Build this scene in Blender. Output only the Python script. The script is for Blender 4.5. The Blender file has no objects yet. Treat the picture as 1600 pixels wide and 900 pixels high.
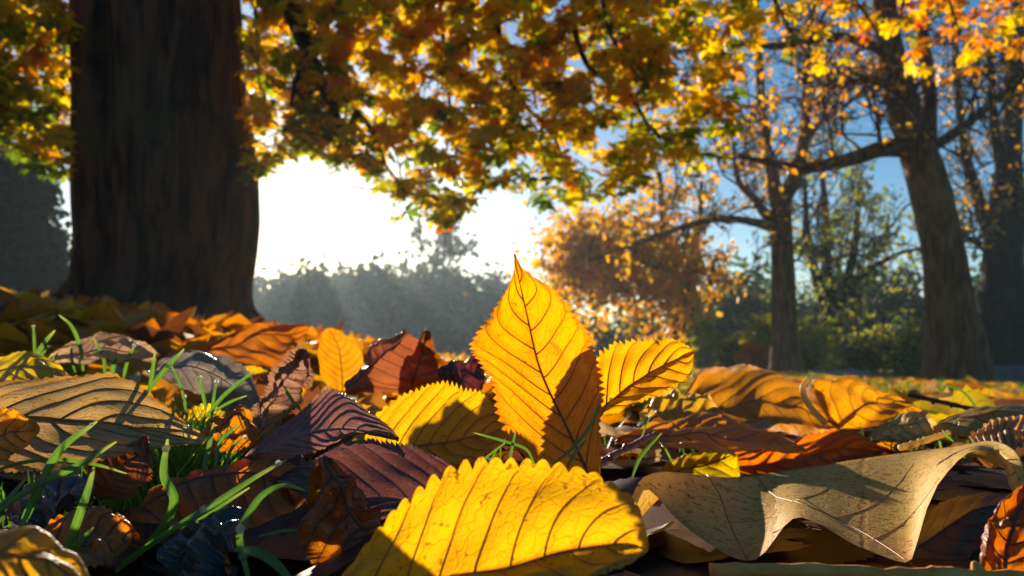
import bpy, math, random
import numpy as np
from mathutils import Vector, Matrix, noise as mnoise

# ------------------------------------------------------------------ camera
S = bpy.context.scene
COL = S.collection
F = 1142.0                                   # focal length in photo pixels (1600 wide)
PITCH = math.atan(110 / F)
CAM = np.array((0.0, 0.0, 0.09))
FWD = np.array((0, math.cos(PITCH), math.sin(PITCH)))
UPV = np.array((0, -math.sin(PITCH), math.cos(PITCH)))
RGT = np.array((1.0, 0, 0))


def P(px, py, d):
    """photo pixel + distance -> world point"""
    px = np.asarray(px, float); py = np.asarray(py, float); d = np.asarray(d, float)
    return (CAM + d[..., None] * (RGT * ((px - 800) / F)[..., None] + UPV * ((450 - py) / F)[..., None] + FWD))


cd = bpy.data.cameras.new('camera'); cam = bpy.data.objects.new('camera', cd); COL.objects.link(cam)
cd.sensor_width = 36; cd.lens = 36 * F / 1600
cd.clip_start = 0.01; cd.clip_end = 5000
cam.location = CAM; cam.rotation_euler = (math.pi / 2 + PITCH, 0, 0)
cd.dof.use_dof = True; cd.dof.focus_distance = 0.33; cd.dof.aperture_fstop = 14.0; cd.dof.aperture_blades = 0
S.camera = cam

# ------------------------------------------------------------------ light
sd = RGT * ((480 - 800) / F) + UPV * ((450 - 315) / F) + FWD
sd = sd / np.linalg.norm(sd)                 # direction towards the sun
SUN_EL = math.asin(sd[2]); SUN_AZ = math.atan2(sd[0], sd[1])
w = bpy.data.worlds.new('World'); S.world = w; w.use_nodes = True
nt = w.node_tree; nt.nodes.clear()
sky = nt.nodes.new('ShaderNodeTexSky'); sky.sky_type = 'NISHITA'; sky.sun_disc = False
sky.sun_elevation = SUN_EL; sky.sun_rotation = SUN_AZ
sky.air_density = 1.0; sky.dust_density = 0.5; sky.ozone_density = 2.5; sky.altitude = 50
bg = nt.nodes.new('ShaderNodeBackground'); bg.inputs[1].default_value = 0.058
wo = nt.nodes.new('ShaderNodeOutputWorld')
hs = nt.nodes.new('ShaderNodeHueSaturation'); hs.inputs['Saturation'].default_value = 1.42
nt.links.new(sky.outputs[0], hs.inputs['Color']); nt.links.new(hs.outputs[0], bg.inputs[0]); nt.links.new(bg.outputs[0], wo.inputs[0])
sl = bpy.data.lights.new('sun', 'SUN'); so = bpy.data.objects.new('sun', sl); COL.objects.link(so)
sl.energy = 5.0; sl.angle = math.radians(0.53); sl.color = (1.0, 0.87, 0.68)
so.rotation_euler = Vector(-sd).to_track_quat('-Z', 'Y').to_euler()
so.location = (-4, 14, 6)

S.view_settings.view_transform = 'Standard'; S.view_settings.look = 'None'
S.view_settings.exposure = 1.25; S.view_settings.gamma = 1.0; S.view_settings.use_curve_mapping = False
S.render.engine = 'CYCLES'
cy = S.cycles
cy.use_denoising = True; cy.max_bounces = 7; cy.diffuse_bounces = 3; cy.glossy_bounces = 2
cy.transmission_bounces = 5; cy.volume_bounces = 0; cy.transparent_max_bounces = 8
cy.caustics_reflective = False; cy.caustics_refractive = False; cy.sample_clamp_indirect = 6.0

rng = np.random.default_rng(7)
random.seed(7)


# ------------------------------------------------------------------ helpers
def sstep(a, b, x):
    t = np.clip((np.asarray(x, float) - a) / (b - a), 0, 1)
    return t * t * (3 - 2 * t)


def ground_z(x, y):
    x = np.asarray(x, float); y = np.asarray(y, float)
    s = sstep(0.45, 2.2, y)
    xl = np.clip(-x, 0, 9); xr = np.clip(x, 0, 12)
    z = s * (0.125 * xl - 0.036 * xr)
    z = z + 0.06 * np.exp(-(((x + 2.2) ** 2 + (y - 4.7) ** 2) / 1.6))
    z = z - 0.95 * sstep(12.5, 16.5, y) * sstep(-4, 1, x)
    z = z - 3.0 * sstep(22, 90, y)
    z = z + 0.012 * np.sin(3.1 * x + 1.3) * np.sin(2.3 * y) * sstep(0.9, 2.0, y)
    return z


def mesh_of(name, V, Fc, mat=None, smooth=True, uv=None, tint=None):
    """V (n,3); Fc list of (m,k) integer arrays"""
    if not isinstance(Fc, list):
        Fc = [Fc]
    me = bpy.data.meshes.new(name)
    V = np.asarray(V, np.float32)
    me.vertices.add(len(V)); me.vertices.foreach_set('co', V.ravel())
    loops = np.concatenate([f.ravel() for f in Fc]).astype(np.int32)
    sizes = np.concatenate([np.full(len(f), f.shape[1], np.int32) for f in Fc])
    starts = np.concatenate([[0], np.cumsum(sizes)[:-1]]).astype(np.int32)
    me.loops.add(len(loops)); me.loops.foreach_set('vertex_index', loops)
    me.polygons.add(len(sizes)); me.polygons.foreach_set('loop_start', starts)
    me.polygons.foreach_set('loop_total', sizes)
    me.update(calc_edges=True)
    me.polygons.foreach_set('use_smooth', np.full(len(sizes), smooth, dtype=bool))
    if uv is not None:
        l = me.uv_layers.new(name='UVMap')
        l.data.foreach_set('uv', np.asarray(uv, np.float32)[loops].ravel())
    if tint is not None:
        a = me.attributes.new('tint', 'FLOAT', 'POINT')
        a.data.foreach_set('value', np.asarray(tint, np.float32))
    if mat is not None:
        me.materials.append(mat)
    me.validate()
    return me


def tag(o, label=None, cat=None, group=None, kind=None):
    if label: o['label'] = label
    if cat: o['category'] = cat
    if group: o['group'] = group
    if kind: o['kind'] = kind
    return o


def empty(name, loc, label, cat, group=None):
    o = bpy.data.objects.new(name, None); COL.objects.link(o)
    o.location = tuple(float(v) for v in loc); o.empty_display_size = 0.05
    return tag(o, label, cat, group)


def obj(name, me, parent=None, base=None):
    """mesh given in world coordinates; shifted so that its origin is at base / its parent's base"""
    o = bpy.data.objects.new(name, me); COL.objects.link(o)
    if parent is not None:
        root = parent
        while root.parent is not None:
            root = root.parent
        o.parent = parent
        if parent.type == 'EMPTY':
            o.matrix_parent_inverse = Matrix.Translation(-Vector(parent.location))
    elif base is not None:
        b = Vector([float(v) for v in base])
        me.transform(Matrix.Translation(-b)); o.location = b
    return o


def catmull(pts, n):
    pts = np.asarray(pts, float)
    if len(pts) == 2:
        t = np.linspace(0, 1, n)[:, None]; return pts[0] * (1 - t) + pts[1] * t
    seg = np.linalg.norm(np.diff(pts[:, :2] if pts.shape[1] > 2 else pts, axis=0), axis=1) + 1e-9
    k = np.concatenate([[0], np.cumsum(np.sqrt(seg) * np.sqrt(seg))]); k /= k[-1]
    m = np.zeros_like(pts)
    m[1:-1] = (pts[2:] - pts[:-2]) / (k[2:] - k[:-2])[:, None]
    m[0] = (pts[1] - pts[0]) / (k[1] - k[0]); m[-1] = (pts[-1] - pts[-2]) / (k[-1] - k[-2])
    t = np.linspace(0, 1, n)
    i = np.clip(np.searchsorted(k, t, side='right') - 1, 0, len(pts) - 2)
    h = (k[i + 1] - k[i]); s = ((t - k[i]) / h)[:, None]; h = h[:, None]
    return ((2 * s**3 - 3 * s**2 + 1) * pts[i] + (s**3 - 2 * s**2 + s) * h * m[i]
            + (-2 * s**3 + 3 * s**2) * pts[i + 1] + (s**3 - s**2) * h * m[i + 1])


def tube(path, rad, sides=6, cap=True):
    path = np.asarray(path, float); n = len(path); rad = np.broadcast_to(np.asarray(rad, float), (n,))
    tan = np.gradient(path, axis=0); tan /= np.linalg.norm(tan, axis=1)[:, None] + 1e-12
    ref = np.array((0.0, 0, 1.0)) if abs(tan[:, 2]).mean() < 0.8 else np.array((1.0, 0.2, 0))
    a = np.cross(tan, ref); a /= np.linalg.norm(a, axis=1)[:, None] + 1e-12
    b = np.cross(tan, a)
    th = np.arange(sides) * 2 * math.pi / sides
    V = (path[:, None, :] + rad[:, None, None] * (np.cos(th)[None, :, None] * a[:, None, :] + np.sin(th)[None, :, None] * b[:, None, :])).reshape(-1, 3)
    i = np.arange(n - 1)[:, None] * sides; j = np.arange(sides)[None, :]; j2 = (j + 1) % sides
    Q = np.stack([i + j, i + j2, i + sides + j2, i + sides + j], -1).reshape(-1, 4)
    T = np.zeros((0, 3), int)
    if cap:
        V = np.concatenate([V, path[-1:], path[:1]])
        e = (n - 1) * sides; jj = np.arange(sides); kk = (jj + 1) % sides
        T = np.concatenate([np.stack([e + jj, e + kk, np.full(sides, n * sides)], -1),
                            np.stack([kk, jj, np.full(sides, n * sides + 1)], -1)])
    return V, Q, T


class MB:
    """collects pieces of ONE part"""
    def __init__(s): s.V = []; s.Q = []; s.T = []; s.t = []; s.n = 0
    def add(s, V, Q=None, T=None, tint=0.5):
        s.V.append(np.asarray(V, float))
        if Q is not None and len(Q): s.Q.append(np.asarray(Q) + s.n)
        if T is not None and len(T): s.T.append(np.asarray(T) + s.n)
        s.t.append(np.broadcast_to(np.asarray(tint, float), (len(V),))); s.n += len(V)
    def tube(s, path, rad, sides=6, tint=0.5): s.add(*tube(path, rad, sides), tint=tint)
    def box(s, lo, hi):
        x0, y0, z0 = lo; x1, y1, z1 = hi
        V = [(x0, y0, z0), (x1, y0, z0), (x1, y1, z0), (x0, y1, z0), (x0, y0, z1), (x1, y0, z1), (x1, y1, z1), (x0, y1, z1)]
        s.add(V, [(0, 3, 2, 1), (4, 5, 6, 7), (0, 1, 5, 4), (1, 2, 6, 5), (2, 3, 7, 6), (3, 0, 4, 7)])
    def mesh(s, name, mat, smooth=True):
        Fc = []
        if s.Q: Fc.append(np.concatenate(s.Q))
        if s.T: Fc.append(np.concatenate(s.T))
        return mesh_of(name, np.concatenate(s.V), Fc, mat, smooth, tint=np.concatenate(s.t))


# ------------------------------------------------------------------ materials
class NT:
    def __init__(s, name):
        s.m = bpy.data.materials.new(name); s.m.use_nodes = True
        s.t = s.m.node_tree; s.t.nodes.clear()
        s.out = s.n('ShaderNodeOutputMaterial')
    def n(s, typ, ins=None, **kw):
        nd = s.t.nodes.new(typ)
        for k, v in kw.items(): setattr(nd, k, v)
        for k, v in (ins or {}).items():
            if isinstance(v, bpy.types.NodeSocket): s.t.links.new(v, nd.inputs[k])
            elif v is not None: nd.inputs[k].default_value = v
        return nd
    def math(s, op, a, b=None, clamp=False):
        nd = s.n('ShaderNodeMath', operation=op, use_clamp=clamp)
        for i, v in enumerate((a, b)):
            if v is None: continue
            if isinstance(v, bpy.types.NodeSocket): s.t.links.new(v, nd.inputs[i])
            else: nd.inputs[i].default_value = v
        return nd.outputs[0]
    def mix(s, f, a, b, mode='MIX'):
        nd = s.n('ShaderNodeMix', data_type='RGBA', blend_type=mode, clamp_factor=True)
        for k, v in ((0, f), (6, a), (7, b)):
            if isinstance(v, bpy.types.NodeSocket): s.t.links.new(v, nd.inputs[k])
            else: nd.inputs[k].default_value = v if k == 0 else (*v[:3], 1)
        return nd.outputs[2]
    def noise(s, vec, scale, detail=3, rough=0.55, dist=0):
        return s.n('ShaderNodeTexNoise', {'Vector': vec, 'Scale': scale, 'Detail': detail, 'Roughness': rough, 'Distortion': dist}).outputs[0]
    def ramp(s, f, stops, interp='LINEAR'):
        nd = s.n('ShaderNodeValToRGB', {0: f}); cr = nd.color_ramp; cr.interpolation = interp
        while len(cr.elements) < len(stops): cr.elements.new(0.5)
        for e, (p, c) in zip(cr.elements, stops): e.position = p; e.color = (*c, 1)
        return nd.outputs[0]
    def smooth(s, x, a, b):
        return s.n('ShaderNodeMapRange', {0: x, 1: a, 2: b, 3: 0.0, 4: 1.0}, interpolation_type='SMOOTHSTEP').outputs[0]
    def leafshade(s, col, tcol, tw, rough, height=None, bump=0.5, bdist=0.0004, coat=0.0, spec=0.4):
        bn = s.n('ShaderNodeBump', {'Height': height, 'Strength': bump, 'Distance': bdist}).outputs[0] if height is not None else None
        pr = s.n('ShaderNodeBsdfPrincipled', {'Base Color': col, 'Roughness': rough, 'Normal': bn, 'Specular IOR Level': spec, 'Coat Weight': coat, 'Coat Roughness': 0.3})
        tr = s.n('ShaderNodeBsdfTranslucent', {'Color': tcol, 'Normal': bn})
        mx = s.n('ShaderNodeMixShader', {0: tw, 1: pr.outputs[0], 2: tr.outputs[0]})
        s.t.links.new(mx.outputs[0], s.out.inputs[0])
        return s.m


def hero_mat(name, c1, c2, vein, edge=None, tw=0.55, sat=1.0, rough=0.45, spots=0.5, nv=9, sweep=0.25, coat=0.0, patch=0.5, pscale=45, tert=0.35, spec=0.4, tboost=1.25):
    """blade of one broad leaf: c1 / c2 patches, fine vein net, spots, browned rim"""
    N = NT(name)
    uvn = N.n('ShaderNodeUVMap'); sep = N.n('ShaderNodeSeparateXYZ', {0: uvn.outputs[0]})
    u = N.math('ABSOLUTE', N.math('SUBTRACT', N.math('MULTIPLY', sep.outputs[0], 2.0), 1.0))
    t = sep.outputs[1]
    oc = N.n('ShaderNodeTexCoord').outputs['Object']
    wob = N.math('MULTIPLY', N.math('SUBTRACT', N.noise(oc, 70, 2), 0.5), 0.16)
    ph = N.math('MULTIPLY', N.math('SUBTRACT', t, N.math('MULTIPLY', N.math('POWER', u, 1.3), sweep)), float(nv))
    ph = N.math('ADD', N.math('ADD', ph, wob), N.math('MULTIPLY', N.math('GREATER_THAN', sep.outputs[0], 0.5), 0.22))
    fr = N.math('ABSOLUTE', N.math('SUBTRACT', N.math('FRACT', ph), 0.5))       # 0.5 on a vein
    vl = N.smooth(fr, 0.44, 0.5)
    halo = N.smooth(fr, 0.1, 0.5)
    ml = N.smooth(u, 0.05, 0.0)
    cv = N.n('ShaderNodeCombineXYZ', {0: N.math('MULTIPLY', sep.outputs[0], 9.0), 1: N.math('MULTIPLY', ph, 1.6), 2: 0.0})
    vec = N.n('ShaderNodeVectorMath', {0: cv.outputs[0], 1: N.n('ShaderNodeTexNoise', {'Vector': oc, 'Scale': 160.0, 'Detail': 1.0}).outputs[1]}, operation='ADD').outputs[0]
    vor = N.n('ShaderNodeTexVoronoi', {'Vector': vec, 'Scale': 1.0}, feature='DISTANCE_TO_EDGE').outputs[0]
    net = N.smooth(vor, 0.05, 0.0)
    vor2 = N.n('ShaderNodeTexVoronoi', {'Vector': oc, 'Scale': 520.0}, feature='DISTANCE_TO_EDGE').outputs[0]
    net2 = N.smooth(vor2, 0.10, 0.0)
    col = N.mix(N.smooth(N.noise(oc, pscale, 4, 0.6, 0.6), 0.62 - patch * 0.35, 0.95 - patch * 0.35), c1, c2)
    fine = N.noise(oc, 900, 2)
    col = N.mix(N.math('MULTIPLY', fine, 0.35), col, tuple(0.55 * a for a in c1))
    if edge is not None:
        ed = N.math('ADD', u, N.math('MULTIPLY', N.math('SUBTRACT', N.noise(oc, 90, 3), 0.5), 0.55))
        col = N.mix(N.math('MULTIPLY', N.smooth(ed, 0.72, 1.08), 0.9), col, edge)
    dark = tuple(0.5 * a for a in vein)
    col = N.mix(N.math('MULTIPLY', halo, 0.14), col, vein)
    col = N.mix(N.math('MULTIPLY', net2, tert * 0.45), col, vein)
    col = N.mix(N.math('MULTIPLY', net, tert), col, vein)
    col = N.mix(N.math('MULTIPLY', vl, 0.35), col, vein)
    col = N.mix(N.math('MULTIPLY', ml, 0.8), col, vein)
    sp = N.smooth(N.noise(oc, 260, 3, 0.7), 0.67 - 0.09 * spots, 0.73 - 0.07 * spots)
    spb = N.smooth(N.noise(oc, 75, 3, 0.7), 0.66, 0.72)
    col = N.mix(N.math('MULTIPLY', N.math('MAXIMUM', sp, spb), 0.75 * min(1.0, spots + 0.2)), col, (0.07, 0.025, 0.01))
    h = N.math('SUBTRACT', N.math('ADD', N.math('MULTIPLY', N.noise(oc, 420, 3), 0.7), N.math('MULTIPLY', vor2, 0.8)), N.math('MULTIPLY', net, 0.6))
    h = N.math('SUBTRACT', h, N.math('MULTIPLY', vl, 0.8))
    tc = N.n('ShaderNodeHueSaturation', {'Saturation': 1.08 * sat, 'Value': tboost, 'Color': col}).outputs[0]
    rg = N.math('ADD', N.math('MULTIPLY', N.noise(oc, 120, 3), 0.3), rough - 0.15)
    return N.leafshade(col, tc, tw, rg, h, 0.6, 0.0005, coat, spec)


def plain_mat(name, col, rough=0.5, tw=0.0, col2=None, scale=80, coat=0.0, bump=0.4, bdist=0.0003, spec=0.4):
    N = NT(name); oc = N.n('ShaderNodeTexCoord').outputs['Object']
    nz = N.noise(oc, scale, 4, 0.6)
    c = N.mix(N.smooth(nz, 0.35, 0.68), col, col2 or tuple(0.55 * a for a in col))
    return N.leafshade(c, c, tw, rough, nz, bump, bdist, coat, spec)


def litter_mat(name, stops, tw=0.5, rough=0.5, use_attr=False, coat=0.0):
    """small leaf whose hue differs from one leaf to the next"""
    N = NT(name)
    if use_attr: r = N.n('ShaderNodeAttribute', attribute_name='tint').outputs['Fac']
    else: r = N.n('ShaderNodeObjectInfo').outputs['Random']
    oc = N.n('ShaderNodeTexCoord').outputs['Object']
    nz = N.noise(oc, 60, 3, 0.6)
    col = N.ramp(N.math('ADD', r, N.math('MULTIPLY', N.math('SUBTRACT', nz, 0.5), 0.25)), stops)
    if not use_attr:
        uvn = N.n('ShaderNodeUVMap'); sep = N.n('ShaderNodeSeparateXYZ', {0: uvn.outputs[0]})
        u = N.math('ABSOLUTE', N.math('SUBTRACT', N.math('MULTIPLY', sep.outputs[0], 2.0), 1.0))
        ph = N.math('MULTIPLY', N.math('SUBTRACT', sep.outputs[1], N.math('MULTIPLY', N.math('POWER', u, 1.3), 0.25)), 9.0)
        fr = N.math('ABSOLUTE', N.math('SUBTRACT', N.math('FRACT', ph), 0.5))
        vm = N.math('MAXIMUM', N.smooth(fr, 0.43, 0.5), N.smooth(u, 0.07, 0.0))
        col = N.mix(N.math('MULTIPLY', vm, 0.6), col, (0.16, 0.05, 0.015))
        sp = N.smooth(N.noise(oc, 220, 3, 0.7), 0.66, 0.72)
        col = N.mix(N.math('MULTIPLY', sp, 0.6), col, (0.06, 0.025, 0.01))
    tc = N.n('ShaderNodeHueSaturation', {'Saturation': 1.08, 'Value': 1.25, 'Color': col}).outputs[0]
    return N.leafshade(col, tc, tw, rough, nz, 0.4, 0.001, coat)


YEL = (0.80, 0.44, 0.012); GOLD = (0.74, 0.29, 0.014); ORG = (0.66, 0.23, 0.02); RUST = (0.42, 0.115, 0.022)
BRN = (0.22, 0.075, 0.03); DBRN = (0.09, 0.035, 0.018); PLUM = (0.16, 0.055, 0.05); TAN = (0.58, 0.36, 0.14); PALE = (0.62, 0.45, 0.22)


def bark_mat(name, c1, c2, c3, scale=1.0, bdist=0.03):
    N = NT(name); oc = N.n('ShaderNodeTexCoord').outputs['Object']
    mp = N.n('ShaderNodeMapping', {0: oc}); mp.inputs['Scale'].default_value = (7 * scale, 7 * scale, 1.2 * scale)
    n1 = N.noise(mp.outputs[0], 2.0, 6, 0.65, 0.4)
    n2 = N.noise(oc, 1.6 * scale, 4, 0.6)
    n3 = N.noise(oc, 28 * scale, 3)
    c = N.mix(N.smooth(n1, 0.35, 0.65), c1, c2)
    c = N.mix(N.math('MULTIPLY', N.smooth(n2, 0.5, 0.72), 0.7), c, c3)
    h = N.math('ADD', N.math('MULTIPLY', n1, 1.0), N.math('MULTIPLY', n3, 0.25))
    bn = N.n('ShaderNodeBump', {'Height': h, 'Strength': 0.9, 'Distance': bdist}).outputs[0]
    pr = N.n('ShaderNodeBsdfPrincipled', {'Base Color': c, 'Roughness': 0.9, 'Normal': bn, 'Specular IOR Level': 0.2})
    N.t.links.new(pr.outputs[0], N.out.inputs[0])
    return N.m


M = {}
M['bark_big'] = bark_mat('bark_big', (0.02, 0.012, 0.008), (0.15, 0.065, 0.032), (0.09, 0.08, 0.028), 1.0, 0.09)
M['bark'] = bark_mat('bark', (0.085, 0.036, 0.016), (0.30, 0.13, 0.05), (0.24, 0.13, 0.04), 1.2, 0.03)
M['bark_grey'] = bark_mat('bark_grey', (0.025, 0.02, 0.015), (0.065, 0.048, 0.032), (0.07, 0.08, 0.03), 1.0, 0.03)
M['twig'] = plain_mat('twig', (0.07, 0.04, 0.025), 0.8, scale=20)
CAN = [(0.0, (0.10, 0.17, 0.02)), (0.16, (0.30, 0.32, 0.025)), (0.34, (0.72, 0.52, 0.03)), (0.6, (0.76, 0.40, 0.025)), (0.8, (0.64, 0.24, 0.02)), (1.0, (0.5, 0.11, 0.015))]
M['canopy'] = litter_mat('canopy', CAN, 0.62, 0.45, True)
M['gold'] = litter_mat('gold', [(0.0, (0.2, 0.15, 0.03)), (0.3, (0.48, 0.28, 0.03)), (0.6, (0.7, 0.38, 0.03)), (1.0, (0.66, 0.22, 0.02))], 0.6, 0.5, True)
M['green'] = litter_mat('green', [(0.0, (0.025, 0.045, 0.012)), (0.5, (0.06, 0.1, 0.018)), (0.8, (0.16, 0.19, 0.03)), (1.0, (0.35, 0.28, 0.03))], 0.4, 0.5, True)
M['yew'] = litter_mat('yew', [(0.0, (0.006, 0.018, 0.012)), (1.0, (0.016, 0.036, 0.02))], 0.2, 0.6, True)
M['lime'] = litter_mat('lime', [(0.0, (0.1, 0.16, 0.015)), (0.6, (0.28, 0.3, 0.03)), (1.0, (0.55, 0.42, 0.04))], 0.5, 0.5, True)
M['red'] = litter_mat('red', [(0.0, (0.4, 0.07, 0.02)), (1.0, (0.7, 0.2, 0.03))], 0.5, 0.5, True)
M['hill'] = litter_mat('hill', [(0.0, (0.03, 0.045, 0.02)), (0.6, (0.06, 0.08, 0.025)), (0.9, (0.14, 0.12, 0.03)), (1.0, (0.3, 0.16, 0.04))], 0.3, 0.6, True)
LIT = [(0.0, (0.10, 0.035, 0.018)), (0.2, (0.32, 0.085, 0.02)), (0.45, (0.58, 0.19, 0.02)), (0.7, (0.68, 0.31, 0.025)), (0.9, (0.72, 0.45, 0.05)), (1.0, (0.62, 0.42, 0.18))]
M['litter'] = litter_mat('litter', LIT, 0.5, 0.45)
M['litter_stuff'] = litter_mat('litter_stuff', LIT, 0.5, 0.45, True)
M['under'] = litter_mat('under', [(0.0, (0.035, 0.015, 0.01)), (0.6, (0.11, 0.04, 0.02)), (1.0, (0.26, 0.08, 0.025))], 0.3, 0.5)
M['grass'] = litter_mat('grass', [(0.0, (0.03, 0.09, 0.015)), (0.6, (0.07, 0.2, 0.02)), (1.0, (0.2, 0.32, 0.04))], 0.45, 0.4, True)


def blade_mat():
    N = NT('grass_blade'); uvn = N.n('ShaderNodeUVMap'); sep = N.n('ShaderNodeSeparateXYZ', {0: uvn.outputs[0]})
    oc = N.n('ShaderNodeTexCoord').outputs['Object']; u, t = sep.outputs[0], sep.outputs[1]
    cv = N.n('ShaderNodeCombineXYZ', {0: N.math('MULTIPLY', u, 26.0), 1: N.math('MULTIPLY', t, 3.0), 2: N.n('ShaderNodeObjectInfo').outputs['Random']}).outputs[0]
    st = N.noise(cv, 1.0, 2)
    c = N.mix(N.smooth(st, 0.35, 0.65), (0.03, 0.10, 0.015), (0.10, 0.22, 0.025))
    c = N.mix(N.math('MULTIPLY', N.noise(oc, 60, 3), 0.5), c, (0.2, 0.28, 0.03))
    tip = N.math('ADD', t, N.math('MULTIPLY', N.math('SUBTRACT', N.noise(oc, 150, 2), 0.5), 0.2))
    c = N.mix(N.math('MULTIPLY', N.smooth(tip, 0.78, 1.0), 0.8), c, (0.36, 0.36, 0.08))
    mid = N.smooth(N.math('ABSOLUTE', N.math('SUBTRACT', u, 0.5)), 0.07, 0.0)
    c = N.mix(N.math('MULTIPLY', mid, 0.5), c, (0.16, 0.3, 0.08))
    tc = N.n('ShaderNodeHueSaturation', {'Saturation': 1.05, 'Value': 1.3, 'Color': c}).outputs[0]
    return N.leafshade(c, tc, 0.45, 0.32, st, 0.5, 0.0003, 0.15, 0.5)


M['blade'] = blade_mat()
M['stalk'] = plain_mat('stalk', (0.3, 0.1, 0.05), 0.5, 0.1)
M['stalk_pale'] = plain_mat('stalk_pale', (0.8, 0.6, 0.2), 0.5, 0.5, (0.78, 0.52, 0.16))
M['stalk_plum'] = plain_mat('stalk_plum', (0.24, 0.07, 0.07), 0.4)
M['bench'] = plain_mat('bench', (0.13, 0.14, 0.17), 0.5, scale=8)
M['bench_pale'] = plain_mat('bench_pale', (0.3, 0.31, 0.33), 0.5, scale=8)


def water_mat():
    N = NT('dew')
    g = N.n('ShaderNodeBsdfPrincipled', {'Base Color': (1, 1, 1, 1), 'Roughness': 0.02, 'IOR': 1.33, 'Transmission Weight': 1.0})
    tr = N.n('ShaderNodeBsdfTranslucent', {'Color': (0.95, 0.97, 1, 1)})  # milky white share stands in for the bright sparkle of the drops
    mx = N.n('ShaderNodeMixShader', {0: 0.35, 1: g.outputs[0], 2: tr.outputs[0]})
    N.t.links.new(mx.outputs[0], N.out.inputs[0]); return N.m


M['dew'] = water_mat()


def ground_mat():
    N = NT('ground'); oc = N.n('ShaderNodeTexCoord').outputs['Object']
    n1 = N.noise(oc, 0.9, 5, 0.6); n2 = N.noise(oc, 60, 4); n3 = N.noise(oc, 7, 4)
    soil = N.mix(n2, (0.03, 0.018, 0.01), (0.07, 0.04, 0.02))
    grs = N.mix(n3, (0.035, 0.06, 0.012), (0.09, 0.13, 0.02))
    sep = N.n('ShaderNodeSeparateXYZ', {0: oc})
    f = N.math('ADD', N.smooth(sep.outputs[1], 0.8, 3.0), N.math('SUBTRACT', n1, 0.6), True)
    c = N.mix(f, soil, grs)
    bn = N.n('ShaderNodeBump', {'Height': n2, 'Strength': 0.8, 'Distance': 0.01}).outputs[0]
    pr = N.n('ShaderNodeBsdfPrincipled', {'Base Color': c, 'Roughness': 0.95, 'Normal': bn, 'Specular IOR Level': 0.1})
    N.t.links.new(pr.outputs[0], N.out.inputs[0]); return N.m


M['ground'] = ground_mat()

# ------------------------------------------------------------------ ground
rad = np.concatenate([[0.0], np.geomspace(0.06, 400, 120)]); na = 160
th = np.arange(na) * 2 * math.pi / na
GX = rad[:, None] * np.sin(th)[None]; GY = rad[:, None] * np.cos(th)[None]
GZ = ground_z(GX, GY)
i = np.arange(len(rad) - 1)[:, None] * na; j = np.arange(na)[None]; j2 = (j + 1) % na
gq = np.stack([i + j, i + na + j, i + na + j2, i + j2], -1)[1:].reshape(-1, 4)
gt = np.stack([np.zeros(na, int), na + np.arange(na), na + (np.arange(na) + 1) % na], -1)
g = obj('ground', mesh_of('ground', np.stack([GX, GY, GZ], -1).reshape(-1, 3), [gq, gt], M['ground']))
tag(g, 'park lawn of soil and grass under the fallen leaves', 'ground', kind='structure')


# ------------------------------------------------------------------ foliage clouds
def leaf_cloud(pos, size, rg, droop=0.4, shape='leaf', tint=None, spread=1.0):
    """many small folded leaves at pos (n,3); returns V,Q,tint"""
    n = len(pos); size = np.broadcast_to(np.asarray(size, float), (n,))
    d = rg.normal(size=(n, 3)); d[:, 2] = d[:, 2] * spread - droop; d /= np.linalg.norm(d, axis=1)[:, None]
    r = rg.normal(size=(n, 3)); s = np.cross(d, r); s /= np.linalg.norm(s, axis=1)[:, None]
    nn = np.cross(d, s)
    if shape == 'leaf':     # 6 verts, two quads folded along the midrib
        tpl = np.array([(0, 0, 0), (0.35, 0.32, 0.1), (1, 0, -0.08), (0.35, -0.32, 0.1), (0.75, 0.22, 0.04), (0.75, -0.22, 0.04)])
        q = np.array([(0, 1, 4, 2), (0, 2, 5, 3)])
    else:                   # single quad
        tpl = np.array([(0, 0, 0), (0.5, 0.4, 0.05), (1, 0, 0), (0.5, -0.4, 0.05)])
        q = np.array([(0, 1, 2, 3)])
    V = pos[:, None] + size[:, None, None] * (tpl[None, :, 0:1] * d[:, None] + tpl[None, :, 1:2] * s[:, None] + tpl[None, :, 2:3] * nn[:, None])
    k = len(tpl)
    Q = (np.arange(n)[:, None, None] * k + q[None]).reshape(-1, 4)
    if tint is None: tint = rg.random(n)
    return V.reshape(-1, 3), Q, np.repeat(tint, k)


def chestnut_leaf(rg):
    """palmate leaf of 5-7 drooping leaflets, hanging from the origin; unit size"""
    V = []; Q = []; n = int(rg.integers(5, 8))
    for k in range(n):
        a = (k - (n - 1) / 2) / n * 5.0 + rg.normal() * 0.12
        L = (1.0 - 0.35 * abs(k - (n - 1) / 2) / n * 2) * rg.uniform(0.85, 1.1)
        out = np.array((math.sin(a), math.cos(a), 0)); side = np.array((math.cos(a), -math.sin(a), 0))
        b = len(V); dr = rg.uniform(0.3, 1.0)
        for t, wd in ((0.03, 0.02), (0.35, 0.13), (0.68, 0.21), (0.88, 0.13), (1.0, 0.0)):
            c = out * t * L * (1 - 0.25 * dr * t) + np.array((0, 0, -dr * 0.55 * (t * L) ** 1.6))
            V += [c + side * wd * L + (0, 0, 0.05 * wd), c - np.array((0, 0, 0.35 * wd * L)), c - side * wd * L + (0, 0, 0.05 * wd)]
        for m in range(4):
            o = b + 3 * m; Q += [(o, o + 1, o + 4, o + 3), (o + 1, o + 2, o + 5, o + 4)]
    b = len(V)
    V += [np.array((-0.015, 0, 0.02)), np.array((0.015, 0, 0.02)), np.array((0.01, -0.15, 0.45)), np.array((-0.01, -0.15, 0.45))]
    Q += [(b, b + 1, b + 2, b + 3)]
    return np.array(V), np.array(Q)


# ------------------------------------------------------------------ trees
def pxpath(pts, n):
    q = catmull(pts, n); return P(q[:, 0], q[:, 1], q[:, 2])


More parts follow.
